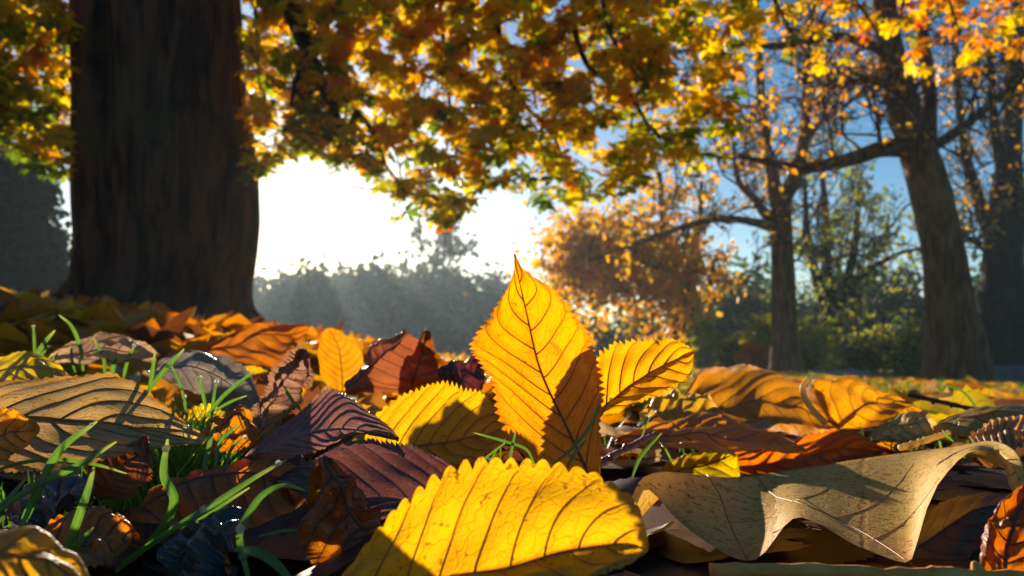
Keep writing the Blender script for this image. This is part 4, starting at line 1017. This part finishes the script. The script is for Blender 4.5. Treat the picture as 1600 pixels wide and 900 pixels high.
hero('ribbed orange leaf curled up tight behind the pale lobed leaf',
     [(1520, 692, 0.482), (1560, 676, 0.475), (1600, 672, 0.475), (1660, 690, 0.475)],
     A(0, -20, .02, OVAL), A(0, 34, -.02, OVAL),
     hero_mat('blade_ribbed', (0.6, 0.33, 0.13), (0.66, 0.4, 0.2), (0.4, 0.16, 0.06), None, 0.45, 1.0, 0.45, 0.4, 14, 0.05),
     teeth=14, sd_=.05, nv=14, sweep=.05, veinmat=VO, seed=38, cup=-.5, pl=.005, noise_a=.002)
hero('red-brown scalloped leaf standing at the right of the pale lobed leaf',
     [(1562, 930, .235), (1572, 860, .238), (1590, 800, .242), (1625, 745, .245)],
     A(-44, 6, .004, OVAL), A(60, 20, -.004, OVAL),
     hero_mat('blade_rightred', (0.46, 0.12, 0.02), (0.56, 0.18, 0.03), (0.2, 0.05, 0.02), (0.36, 0.08, 0.02), 0.5, 1.0, 0.42, 0.6, 7, 0.2),
     teeth=14, sd_=.08, cren=True, nv=7, veinmat=VD, seed=39, pl=.002, noise_a=.003)
hero('black-brown leaf in the hollow beneath the pale lobed leaf',
     [(1360, 905, .33), (1440, 850, .335), (1520, 800, .34), (1600, 780, .345)],
     A(-20, -36, .05), A(30, 60, -.01),
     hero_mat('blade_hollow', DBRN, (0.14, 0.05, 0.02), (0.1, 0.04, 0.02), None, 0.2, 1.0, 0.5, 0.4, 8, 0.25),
     teeth=18, nv=8, veinmat=VD, seed=40)

# --- the pale lobed leaf: rim along the top, three lobes reaching down towards us
pale_mat = hero_mat('blade_pale', (0.80, 0.50, 0.12), (0.82, 0.56, 0.18), (0.46, 0.22, 0.04), (0.64, 0.30, 0.07), 0.40, 1.0, 0.6, 1.2, 5, 0.0, patch=.5, tert=.45, spec=.15)
pm = [(985, 782, .335), (1003, 748, .35), (1035, 738, .38), (1140, 745, .43), (1250, 732, .475), (1380, 712, .50), (1500, 696, .475), (1556, 690, .44), (1592, 712, .39), (1606, 770, .36)]
pmc = catmull(pm, 400); tt_ = np.linspace(0, 1, 400)


def t_at(px):
    return float(np.interp(px, pmc[:360, 0], tt_[:360]))


botp = [(1040, 800, .335), (1075, 830, .31), (1130, 866, .285), (1172, 884, .272), (1192, 872, .275), (1215, 835, .29), (1243, 806, .305), (1275, 822, .295), (1330, 850, .28), (1385, 874, .268), (1432, 890, .262), (1437, 870, .27), (1432, 820, .29), (1462, 770, .315), (1492, 728, .345), (1512, 706, .37)]
side = [(0, 10, 6, 0), (t_at(1003), 8, 12, -.002)]
for bx, by, bd in botp:
    mx = bx if bx < 1500 else bx
    tq = t_at(min(bx if not (1425 < bx < 1445) else {890: 1428, 870: 1438, 820: 1446}.get(by, bx), 1515))
    mm = [np.interp(tq, tt_, pmc[:, k]) for k in range(3)]
    side.append((tq, bx - mm[0], by - mm[1], bd - mm[2]))
side += [(t_at(1550), -6, 16, -.012), (.94, -26, 30, -.01), (1, -14, 10, 0)]
side = sorted(side)
hero('large pale lobed leaf arched over a dark hollow, dry and speckled', pm,
     [(0, 6, 40, .01), (t_at(1003), 6, 60, .01), (t_at(1040), 4, 30, .02), (t_at(1150), 0, 8, .012), (t_at(1300), 0, 6, .012), (t_at(1500), 4, 10, .03), (t_at(1556), 0, 40, .05), (1, 0, 30, .03)],
     side, pale_mat, teeth=2, sd_=0.0, pl=0.0004, nv=11, sweep=0.0, veins=False, seed=50, noise_a=.0006, nu=30, cup=.03)
pale = [o for o in bpy.data.objects if o.get('label', '').startswith('large pale lobed')][0]
blade = [c for c in pale.children if c.name.startswith('blade')][0].data
# seven ribs of that leaf, laid on its surface
co = np.zeros(len(blade.vertices) * 3, np.float32); blade.vertices.foreach_get('co', co); co = co.reshape(-1, 3)
cv = co - CAM; dd_ = cv @ FWD; sx = 800 + F * (cv @ RGT) / dd_; sy = 450 - F * (cv @ UPV) / dd_
front = np.arange(len(co)).reshape(-1, 61)[:, 30:].ravel()
for pts, r0 in [([(1105, 742), (1125, 775), (1135, 805), (1150, 840), (1168, 876)], .0009),
                ([(1180, 742), (1210, 775), (1250, 786), (1310, 812), (1370, 845), (1425, 882)], .0009),
                ([(1128, 782), (1094, 776), (1060, 782)], .0004), ([(1142, 816), (1175, 815), (1204, 808)], .0004), ([(1112, 757), (1160, 772), (1202, 792)], .0005),
                ([(1240, 783), (1285, 768), (1318, 742)], .0005), ([(1305, 810), (1360, 792), (1400, 760), (1428, 724)], .0005),
                ([(1366, 843), (1410, 818), (1446, 778), (1470, 742)], .0005)]:
    q = catmull(np.array(pts, float), 18); path = []
    for a, b in q:
        k = front[np.argsort((sx[front] - a) ** 2 + (sy[front] - b) ** 2)[:9]]
        cf = np.linalg.lstsq(np.stack([np.ones(9), sx[k] - a, sy[k] - b], -1), dd_[k], rcond=None)[0]
        path.append(P(a, b, np.clip(cf[0], dd_[k].min(), dd_[k].max())) + np.array((0, 0, 0.00005)))
    mbv = MB(); mbv.tube(np.array(path), np.linspace(r0, r0 * 0.5, 18) * .5, 6); obj('vein', mbv.mesh('vein', VO), pale)

# loose stalks and twigs
def rod(name, label, cat, pts, r, mat, wob=0.0005):
    q = pxpath(pts, 26); rg = np.random.default_rng(int(pts[0][0]))
    q = q + np.cumsum(rg.normal(size=q.shape) * wob * 0.4, axis=0)
    base = q[0].copy(); root = empty(name, base, label, cat)
    b = MB(); rr = np.linspace(r, r * 0.75, 26) * (1 + 0.12 * rg.normal(size=26)); b.tube(q, rr, 9); obj('stem', b.mesh('stem', mat), root)
    for k in range(3):
        i_ = int(rg.integers(4, 22)); p = q[i_]; d_ = rg.normal(size=3); d_ /= np.linalg.norm(d_)
        b = MB(); b.tube(np.array([p, p + d_ * r * 1.4, p + d_ * r * 2.0]), np.array([r * .9, r * .7, r * .2]), 6); obj('bud', b.mesh('bud', mat), root)


rod('leaf_stalk', 'smooth plum coloured stalk poking out beside the upright golden leaf', 'stalk', [(925, 732, .36), (965, 708, .37), (1024, 678, .39)], .0020, M['stalk_plum'], .0001)
rod('twig', 'thin dark twig lying across the litter before the bright lawn', 'twig', [(1418, 616, .78), (1470, 628, .76), (1550, 646, .72)], .0028, M['twig'])
rod('twig', 'pale brown stick lying under the pale lobed leaf', 'twig', [(1108, 893, .235), (1230, 890, .232), (1400, 893, .23), (1640, 896, .23)], .0024, plain_mat('stick', (0.56, 0.2, 0.04), 0.7, 0.0, (0.66, 0.34, 0.09), spec=.15))
rod('leaf_stalk', 'pale orange stalk beside the cream and amber rolled leaf', 'stalk', [(1405, 700, .45), (1440, 690, .45), (1482, 676, .455)], .0020, M['stalk_pale'], .0001)

# ------------------------------------------------------------------ grass tufts with dew
def sphere(c, r, n=8):
    V = []; Q = []
    for a in range(1, n):
        for b in range(2 * n):
            V.append((c[0] + r * math.sin(math.pi * a / n) * math.cos(math.pi * b / n), c[1] + r * math.sin(math.pi * a / n) * math.sin(math.pi * b / n), c[2] + r * math.cos(math.pi * a / n)))
    for a in range(n - 2):
        for b in range(2 * n):
            Q.append((a * 2 * n + b, (a + 1) * 2 * n + b, (a + 1) * 2 * n + (b + 1) % (2 * n), a * 2 * n + (b + 1) % (2 * n)))
    k = len(V); V += [(c[0], c[1], c[2] + r), (c[0], c[1], c[2] - r)]
    T = [(k, b, (b + 1) % (2 * n)) for b in range(2 * n)] + [(k + 1, (n - 2) * 2 * n + (b + 1) % (2 * n), (n - 2) * 2 * n + b) for b in range(2 * n)]
    return np.array(V), np.array(Q)[:, ::1], np.array(T)


def blade(parent, pts, wpx, seed=0, drops=()):
    n = 22; q = catmull(pts, n); path = P(q[:, 0], q[:, 1], q[:, 2]); t = np.linspace(0, 1, n)
    tan = np.gradient(path, axis=0); tan /= np.linalg.norm(tan, axis=1)[:, None]
    view = path - CAM; view /= np.linalg.norm(view, axis=1)[:, None]
    sdv = np.cross(tan, view); sdv /= np.linalg.norm(sdv, axis=1)[:, None] + 1e-9
    nrm = np.cross(sdv, tan)
    wv = 0.8 * wpx / 2 / F * q[:, 2] * np.minimum(1, (0.55 + t * 1.6)) * np.sqrt(np.clip((1.02 - t) * 2.6, 0, 1))
    tw = 0.5 * math.sin(seed * 2.3)
    a = sdv * math.cos(tw) + nrm * math.sin(tw)
    V = np.stack([path - a * wv[:, None] + nrm * wv[:, None] * 0.35, path - a * wv[:, None] * .5 + nrm * wv[:, None] * .05, path, path + a * wv[:, None] * .5 + nrm * wv[:, None] * .05, path + a * wv[:, None] + nrm * wv[:, None] * 0.35], 1).reshape(-1, 3)
    i = np.arange(n - 1)[:, None] * 5; j = np.arange(4)[None]
    Q = np.stack([i + j, i + j + 1, i + j + 6, i + j + 5], -1).reshape(-1, 4)
    uvb = np.stack(np.broadcast_arrays(np.linspace(0, 1, 5)[None], t[:, None]), -1).reshape(-1, 2)
    b = obj('blade', mesh_of('blade', V, Q, M['blade'], True, uv=uvb), parent)
    for td, rpx in drops:
        k = min(int(td * (n - 1)), n - 1); c = path[k] - view[k] * 0.0006 + np.array((0, 0, 0.0004))
        mbd = MB(); mbd.add(*sphere(c, rpx / F * q[k, 2])); d_ = obj('dew_drop', mbd.mesh('dew_drop', M['dew']), b)
    return b


TUFTS = [
    ('tuft of crossing grass blades over the big buff veined leaf', (30, 890, .27), [
        ([(22, 850, .27), (62, 760, .272), (95, 702, .275), (152, 658, .28)], 17, [(.97, 3)]),
        ([(-30, 745, .29), (30, 724, .285), (90, 718, .28), (150, 726, .278), (198, 740, .276)], 9, []),
        ([(-20, 812, .268), (50, 762, .27), (120, 728, .272), (182, 690, .276)], 14, [(.45, 5)]),
        ([(92, 892, .24), (115, 830, .242), (136, 770, .245), (147, 730, .248)], 16, []),
        ([(98, 880, .24), (122, 850, .24), (146, 824, .242)], 11, []),
        ([(-10, 800, .26), (14, 778, .262), (40, 748, .266)], 10, []),
        ([(28, 838, .265), (48, 790, .27), (58, 760, .275)], 10, [])]),
    ('single bent grass blade with a large dew drop over the chestnut brown leaf', (235, 850, .27), [
        ([(232, 846, .268), (258, 818, .268), (272, 780, .268), (256, 742, .27), (262, 686, .272)], 17, [(.93, 6)])]),
    ('long straight grass blades slanting in front of the chestnut brown leaf', (180, 895, .25), [
        ([(180, 893, .25), (250, 840, .255), (330, 790, .262), (400, 745, .27), (448, 718, .276)], 14, [(.99, 5), (.55, 6)]),
        ([(190, 880, .25), (262, 832, .255), (328, 800, .26), (390, 762, .267)], 11, [(.6, 4)])]),
    ('bowed grass stem with dew beads before the blackish rolled leaf', (388, 905, .225), [
        ([(390, 910, .224), (380, 870, .226), (374, 835, .228), (386, 806, .235), (412, 772, .242), (445, 758, .248), (476, 766, .252)], 13, [(.22, 8), (.4, 7)]),
        ([(368, 858, .226), (400, 862, .222), (430, 880, .218), (460, 915, .214)], 18, []),
        ([(465, 828, .25), (440, 830, .25), (404, 838, .248)], 7, [])]),
    ('small dark grass sprig between the scalloped and the upright leaf', (797, 735, .30), [
        ([(797, 740, .30), (798, 710, .302), (806, 672, .305)], 7, []),
        ([(836, 726, .30), (822, 702, .302), (790, 690, .305), (740, 676, .31)], 6, []),
        ([(744, 728, .30), (768, 708, .303), (792, 690, .306)], 5, [])]),
    ('curved grass blades crossing the foot of the upright golden leaf', (868, 738, .30), [
        ([(864, 726, .30), (898, 696, .305), (926, 658, .312), (939, 616, .318)], 8, []),
        ([(884, 734, .298), (900, 706, .302), (920, 684, .306)], 7, []),
        ([(938, 652, .36), (946, 636, .36), (956, 624, .36)], 5, [(.99, 3)])]),
    ('grass blade beside the plum stalk and the pinkish leaf', (990, 745, .33), [
        ([(988, 745, .335), (1000, 715, .338), (1034, 676, .345)], 8, []),
        ([(1050, 722, .40), (1040, 702, .40), (1030, 690, .41)], 5, []), ([(1000, 690, .42), (1008, 668, .42), (1016, 650, .425)], 4, [(.99, 2.5)])]),
    ('wet grass blades rising in front of the clear yellow leaf', (40, 610, 0.568), [
        ([(38, 600, 0.554), (52, 565, 0.554), (70, 535, 0.554), (86, 516, 0.554)], 10, []),
        ([(42, 598, 0.554), (60, 562, 0.554), (78, 540, 0.554)], 7, [(.98, 2.5)]),
        ([(130, 580, 0.620), (126, 545, 0.620), (112, 510, 0.620), (92, 492, 0.620)], 8, [(.4, 3)]),
        ([(62, 598, 0.568), (76, 572, 0.568), (90, 552, 0.568)], 7, []),
        ([(54, 560, 0.660), (54, 535, 0.660), (52, 508, 0.660)], 6, [(.98, 2.5)]),
        ([(16, 600, 0.594), (18, 575, 0.594), (30, 600, 0.594)], 4, []),
        ([(164, 592, 0.594), (162, 560, 0.594), (146, 528, 0.594)], 7, []),
        ([(174, 594, 0.581), (178, 568, 0.581), (183, 556, 0.581)], 9, []),
        ([(192, 594, 0.594), (200, 562, 0.594), (211, 538, 0.594)], 7, [(.98, 3)]),
        ([(118, 582, 0.607), (112, 560, 0.607), (112, 536, 0.607)], 6, [(.6, 2.5)])]),
    ('dense dewy grass tuft in front of the grey-brown rolled leaf', (260, 670, .44), [
        ([(226, 636, .44), (236, 596, .44), (242, 550, .44)], 8, []), ([(230, 614, .43), (254, 582, .43), (288, 545, .43)], 9, [(.6, 3)]),
        ([(320, 655, .42), (350, 618, .425), (402, 576, .43)], 9, []), ([(330, 660, .40), (334, 620, .405), (339, 594, .41)], 7, [(.98, 3.5)]),
        ([(322, 640, .43), (316, 610, .43), (312, 588, .43)], 7, [(.98, 3)]), ([(330, 645, .42), (360, 628, .425), (386, 618, .43)], 6, []),
        ([(444, 605, .40), (458, 628, .40), (474, 645, .40)], 8, []), ([(292, 650, .42), (282, 600, .42), (266, 568, .42)], 6, [(.5, 2.5)]),
        ([(316, 742, .34), (326, 700, .345), (334, 660, .35)], 9, []), ([(335, 730, .34), (344, 690, .345), (374, 662, .35)], 9, []),
        ([(352, 735, .34), (362, 700, .345), (385, 682, .35)], 7, [(.98, 3)]), ([(276, 660, .43), (290, 640, .43), (288, 618, .43)], 5, [(.98, 3)])]),
    ('single thin grass blade bent over the twig on the litter', (1530, 645, .70), [
        ([(1528, 640, .70), (1505, 612, .70), (1470, 600, .71)], 5, []), ([(1490, 690, .43), (1478, 680, .43), (1472, 672, .43)], 5, [])]),
]
sd_i = 0
for lab, bp, bl in TUFTS:
    r_ = empty('grass_tuft', P(*[np.array(float(v)) for v in bp]), lab, 'grass', 'dewy grass tufts among the fallen leaves')
    for pts, wpx, dr in bl:
        sd_i += 1; blade(r_, pts, wpx, sd_i, dr)


def grass_stuff(name, label, xy, h, wd, rg, lean=0.5):
    n = len(xy); z = ground_z(xy[:, 0], xy[:, 1]); h = h * rg.uniform(0.5, 1.3, n); a = rg.uniform(0, 6.283, n)
    base = np.stack([xy[:, 0], xy[:, 1], z], -1); le = rg.uniform(0.1, lean, n) * h
    out = np.stack([np.cos(a) * le, np.sin(a) * le, np.zeros(n)], -1); b = rg.uniform(0, 6.283, n)
    sdv = np.stack([np.cos(b), np.sin(b), np.zeros(n)], -1) * (wd * rg.uniform(.6, 1.2, n))[:, None]
    up = np.zeros((n, 3)); up[:, 2] = 1
    V = np.stack([base - sdv, base + sdv, base + out * .35 + up * (h * .55)[:, None] - sdv * .8, base + out * .35 + up * (h * .55)[:, None] + sdv * .8, base + out + up * h[:, None]], 1)
    k = np.arange(n)[:, None] * 5
    Q = k + np.array([[0, 1, 3, 2]]); T = k + np.array([[2, 3, 4]])
    me = mesh_of(name, V.reshape(-1, 3), [Q, T], M['grass'], True, tint=np.repeat(rg.random(n), 5))
    o = obj(name, me); return tag(o, label, 'grass', kind='stuff')


rgg = np.random.default_rng(15)
q = np.stack([rgg.normal(270, 45, 800), rgg.uniform(.38, .60, 800)], -1)
grass_stuff('grass', 'thick wet grass growing through the near leaves', np.stack([(q[:, 0] - 800) / F * q[:, 1], q[:, 1]], -1), .05, .0011, rgg, .9)
q = np.stack([rgg.uniform(-50, 1650, 1300), rgg.uniform(.24, 1.1, 1300)], -1); q = q[(q[:, 1] > .6) | ((q[:, 0] < 480) & (q[:, 1] > .33))]
grass_stuff('grass', 'thin scattered grass between the near leaves', np.stack([(q[:, 0] - 800) / F * q[:, 1], q[:, 1]], -1), .03, .001, rgg, .9)
n_ = 26000
dq = 1.2 * (16 / 1.2) ** rgg.random(n_); pq = rgg.uniform(-250, 1850, n_)
keep = (pq > 620) | (rgg.random(n_) < .12); dq = dq[keep]; pq = pq[keep]
grass_stuff('grass', 'short lawn grass stretching away under the trees', np.stack([(pq - 800) / F * dq, dq], -1), .045, .0022, rgg, .9)


# ------------------------------------------------------------------ the carpet of smaller fallen leaves
def leaf_local(rg, L=0.09, ratio=0.55, nt_=26, nu=5, kind='elm'):
    prof = ELM if kind != 'oval' else OVAL
    t = np.linspace(0, 1, nt_ + 1); u = np.linspace(-1, 1, 2 * nu + 1)
    w_ = np.interp(t, [p[0] for p in prof], [p[1] for p in prof]) * L * ratio / 2 * 1.0
    if kind == 'lobed':
        w_ = w_ * (0.72 + 0.5 * np.abs(np.sin(t * 7.5 + .4)) ** 1.5)
    saw = 1 - 0.09 * ((t * nt_ / 2) % 1.0 > 0.4)
    arch = rg.normal() * 0.9; cupv = rg.normal() * 0.9; twist = rg.normal() * 0.7; cr = rg.uniform(0.0015, .005)
    ang = (t - .5) * arch * 1.6
    dx = np.cos(ang) / nt_ * L; dz = np.sin(ang) / nt_ * L
    cx = np.cumsum(dx) - dx.sum() / 2; cz = np.cumsum(dz); cz -= cz.mean()
    V = np.zeros((nt_ + 1, 2 * nu + 1, 3)); sx_ = rg.random() * 50
    for a in range(nt_ + 1):
        for b in range(2 * nu + 1):
            uu = u[b] * (saw[a] if abs(u[b]) > .99 else 1); s = uu * w_[a]; rot = twist * (t[a] - .5)
            zc = cupv * abs(uu) ** 1.6 * w_[a] + cr * mnoise.noise(Vector((u[b] * 1.7 + sx_, t[a] * 3.5, sx_))) * 2
            V[a, b] = (cx[a] - math.sin(ang[a]) * zc, s * math.cos(rot) - zc * math.sin(rot), cz[a] + zc * math.cos(rot) * math.cos(ang[a]) + s * math.sin(rot))
    idx = np.arange(V.shape[0] * V.shape[1]).reshape(V.shape[:2])
    Q = np.stack([idx[:-1, :-1], idx[:-1, 1:], idx[1:, 1:], idx[1:, :-1]], -1).reshape(-1, 4)
    uv = np.stack(np.broadcast_arrays((u[None] + 1) / 2, t[:, None]), -1).reshape(-1, 2)
    return V.reshape(-1, 3), Q, uv


rgl = np.random.default_rng(33)
SHAPES = [('slender', 'elm', .45), ('pointed', 'elm', .58), ('rounded', 'oval', .62), ('lobed', 'lobed', .95)]
HUES = [('brown', (0.17, 0.055, 0.022), (0.24, 0.09, 0.03)), ('rust', (0.40, 0.11, 0.02), (0.5, 0.17, 0.025)), ('orange', (0.62, 0.21, 0.02), (0.68, 0.29, 0.025)),
        ('amber', (0.68, 0.31, 0.025), (0.74, 0.40, 0.04)), ('yellow', (0.76, 0.47, 0.03), (0.80, 0.54, 0.06)), ('buff', (0.56, 0.36, 0.16), (0.62, 0.42, 0.2))]
LEAFMESH = {}


def carpet_mat(nm, a, b):
    return litter_mat('litter_' + nm, [(0.0, tuple(0.75 * v for v in a)), (0.3, a), (0.8, b), (1.0, tuple(min(.85, 1.1 * v) for v in b))], 0.5, 0.45)


HM = [carpet_mat(*h) for h in HUES]
for sn, kd, ra_ in SHAPES:
    for v in range(4):
        g0 = leaf_local(rgl, 0.10, ra_, kind=kd)
        for hi in range(len(HUES)):
            LEAFMESH[sn, hi, v] = mesh_of('fallen_leaf', *g0[:2], HM[hi], True, uv=g0[2])
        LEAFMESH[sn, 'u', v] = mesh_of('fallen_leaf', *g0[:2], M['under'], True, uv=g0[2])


def put_leaf(me, x, y, z, sc, tilt, label, group, flat=1.0):
    o = bpy.data.objects.new('fallen_leaf', me); COL.objects.link(o)
    o.location = (x, y, z); o.scale = (sc, sc, sc * flat)
    o.rotation_euler = (rgl.normal() * tilt, rgl.normal() * tilt, rgl.uniform(0, 6.283))
    return tag(o, label, 'leaf', group)


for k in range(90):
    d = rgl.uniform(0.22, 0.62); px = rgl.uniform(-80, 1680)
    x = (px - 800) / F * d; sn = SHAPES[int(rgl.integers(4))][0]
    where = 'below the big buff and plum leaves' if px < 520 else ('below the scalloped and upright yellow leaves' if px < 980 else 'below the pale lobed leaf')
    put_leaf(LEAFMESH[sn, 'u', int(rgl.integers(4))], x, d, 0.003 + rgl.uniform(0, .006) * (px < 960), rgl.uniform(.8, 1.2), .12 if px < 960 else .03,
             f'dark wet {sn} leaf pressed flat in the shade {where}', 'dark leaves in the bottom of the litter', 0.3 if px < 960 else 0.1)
for k in range(210):
    d = 0.60 * (2.6 / 0.60) ** (rgl.random() ** 0.9); px = rgl.uniform(-60, 1660)
    if 690 < px < 960 and d < .8: d += .35
    if px > 1050 and d < .8: d += .2
    x = (px - 800) / F * d; hi = int(rgl.choice(6, p=[.16, .22, .24, .16, .14, .08])); sn = SHAPES[int(rgl.integers(4))][0]
    z = float(ground_z(x, d)) + 0.010 + rgl.uniform(0, .014) * (1 if px < 1050 else .4)
    where = 'before the massive trunk' if px < 480 else ('behind the upright golden leaf' if px < 1090 else 'before the slim and leaning trees')
    put_leaf(LEAFMESH[sn, hi, int(rgl.integers(4))], x, d, z, rgl.uniform(.7, 1.2), .20 + .14 * min(1, max(0, d - .6)) if px < 1050 else .11,
             f'curled {HUES[hi][0]} {sn} leaf in the carpet {where}', f'{HUES[hi][0]} carpet leaves', 1.0 if px < 1050 else 0.5)


def litter_stuff(name, label, xy, size, rg, lift=.02, tmu=.55):
    """small arched leaves, each with fold and curl"""
    n = len(xy); z = ground_z(xy[:, 0], xy[:, 1]) + rg.uniform(0.2, 1.3, n) * lift
    tpl = np.array([(-.5, 0, 0), (-.28, .2, .07), (-.28, 0, 0.02), (-.28, -.2, .07), (.05, .29, .12), (.05, 0, 0.05), (.05, -.29, .12), (.33, .17, .07), (.33, 0, .02), (.33, -.17, .07), (.56, 0, -.03)])
    Qt = np.array([(2, 1, 4, 5), (3, 2, 5, 6), (5, 4, 7, 8), (6, 5, 8, 9)]); Tt = np.array([(0, 1, 2), (0, 2, 3), (8, 7, 10), (9, 8, 10)])
    a = rg.uniform(0, 6.283, n); tl = .22 + .2 * (xy[:, 0] < 0); tx = rg.normal(size=n) * tl; ty = rg.normal(size=n) * tl; cu = rg.normal(size=n) * .9; s = size * rg.uniform(.6, 1.3, n)
    X = np.broadcast_to(tpl[None, :, 0], (n, 11)); Y = np.broadcast_to(tpl[None, :, 1], (n, 11)); Z = tpl[None, :, 2] * cu[:, None] + rg.normal(size=(n, 11)) * .03
    Z = Z + X * tx[:, None] + Y * ty[:, None]
    ca, sa = np.cos(a)[:, None], np.sin(a)[:, None]
    V = np.stack([xy[:, 0:1] + s[:, None] * (X * ca - Y * sa), xy[:, 1:2] + s[:, None] * (X * sa + Y * ca), z[:, None] + s[:, None] * Z], -1)
    k = (np.arange(n) * 11)[:, None, None]
    me = mesh_of(name, V.reshape(-1, 3), [(k + Qt[None]).reshape(-1, 4), (k + Tt[None]).reshape(-1, 3)], M['litter_stuff'], True, tint=np.repeat(np.clip(rg.normal(tmu, .23, n), 0, 1), 11))
    o = obj(name, me); return tag(o, label, 'leaves', kind='stuff')


n_ = 900; dq = rgl.uniform(.62, 1.1, n_); pq = rgl.uniform(-200, 1800, n_)
dq2 = rgl.uniform(.2, 1.1, 900); pq2 = np.where(rgl.random(900) < .5, rgl.uniform(1720, 3200, 900), rgl.uniform(-1600, -120, 900))
dq = np.concatenate([dq, dq2]); pq = np.concatenate([pq, pq2])
litter_stuff('leaf_litter', 'small brown leaf scraps filling the gaps of the near litter', np.stack([(pq - 800) / F * dq, dq], -1), .04, rgl, .008, .2)
n_ = 3500; dq = 1.35 * (4.1) ** (rgl.random(n_)); pq = rgl.uniform(-350, 620, n_)
litter_stuff('leaf_litter', 'thick orange and rust leaves heaped around the massive trunk', np.stack([(pq - 800) / F * dq, dq], -1), .11, rgl, .05, .42)
n_ = 14000; dq = .95 * (14 / .95) ** (rgl.random(n_)); pq = rgl.uniform(-350, 1950, n_)
litter_stuff('leaf_litter', 'orange and yellow leaves strewn over the lawn under the trees', np.stack([(pq - 800) / F * dq, dq], -1), .09, rgl, .02, .62)


# ------------------------------------------------------------------ park benches beyond the rise
def bench(label, px0, px1, py, d, mat):
    a = P(px0, py, d); b = P(px1, py, d); x0, x1 = a[0], b[0]; y = a[1]; gz = float(ground_z((x0 + x1) / 2, y)); top = a[2]
    h = max(top - gz, 0.6); root = empty('park_bench', ((x0 + x1) / 2, y, gz), label, 'bench', 'park benches beyond the lawn')
    n = max(12, int((x1 - x0) / 0.075))
    for k in range(n):
        xa = x0 + (x1 - x0) * (k + 0.15) / n; xb = x0 + (x1 - x0) * (k + 0.85) / n
        m = MB(); m.box((xa, y + .30, gz + h * .58), (xb, y + .325, gz + h - .075)); obj('slat', m.mesh('slat', mat, False), root)
    m = MB(); m.box((x0 - .03, y + .285, gz + h - .07), (x1 + .03, y + .345, gz + h)); obj('top_rail', m.mesh('top_rail', mat, False), root)
    m = MB(); m.box((x0, y + .29, gz + h * .52), (x1, y + .34, gz + h * .575)); obj('bottom_rail', m.mesh('bottom_rail', mat, False), root)
    for k in range(4):
        m = MB(); m.box((x0, y - .22 + k * .125, gz + h * .49), (x1, y - .22 + k * .125 + .10, gz + h * .515)); obj('seat', m.mesh('seat', mat, False), root)
    for x in (x0 + .04, x1 - .1):
        for yy, hh in ((y - .20, h * .70), (y + .345, h)):
            m = MB(); m.box((x, yy, gz - .05), (x + .06, yy + .06, gz + hh - .003)); obj('leg', m.mesh('leg', mat, False), root)
        m = MB(); m.box((x - .01, y - .23, gz + h * .705), (x + .07, y + .28, gz + h * .745)); obj('armrest', m.mesh('armrest', mat, False), root)


bench('pale grey slatted park bench behind the slim straight tree', 1274, 1368, 579, 17.0, M['bench_pale'])
bench('dark blue-grey slatted park bench right of the leaning tree', 1542, 1680, 571, 15.6, M['bench'])


# ------------------------------------------------------------------ autumn haze
HN = NT('haze')
pv = HN.n('ShaderNodeVolumePrincipled', {'Color': (0.70, 0.86, 1.0, 1), 'Density': 0.0012, 'Anisotropy': 0.4})
HN.t.links.new(pv.outputs[0], HN.out.inputs['Volume'])
hb = MB(); hb.box((-430, -430, -6), (430, 430, 15.5))
o = obj('haze', hb.mesh('haze', HN.m, False)); tag(o, 'thin pale haze lying over the park and hillside', 'haze', kind='stuff')
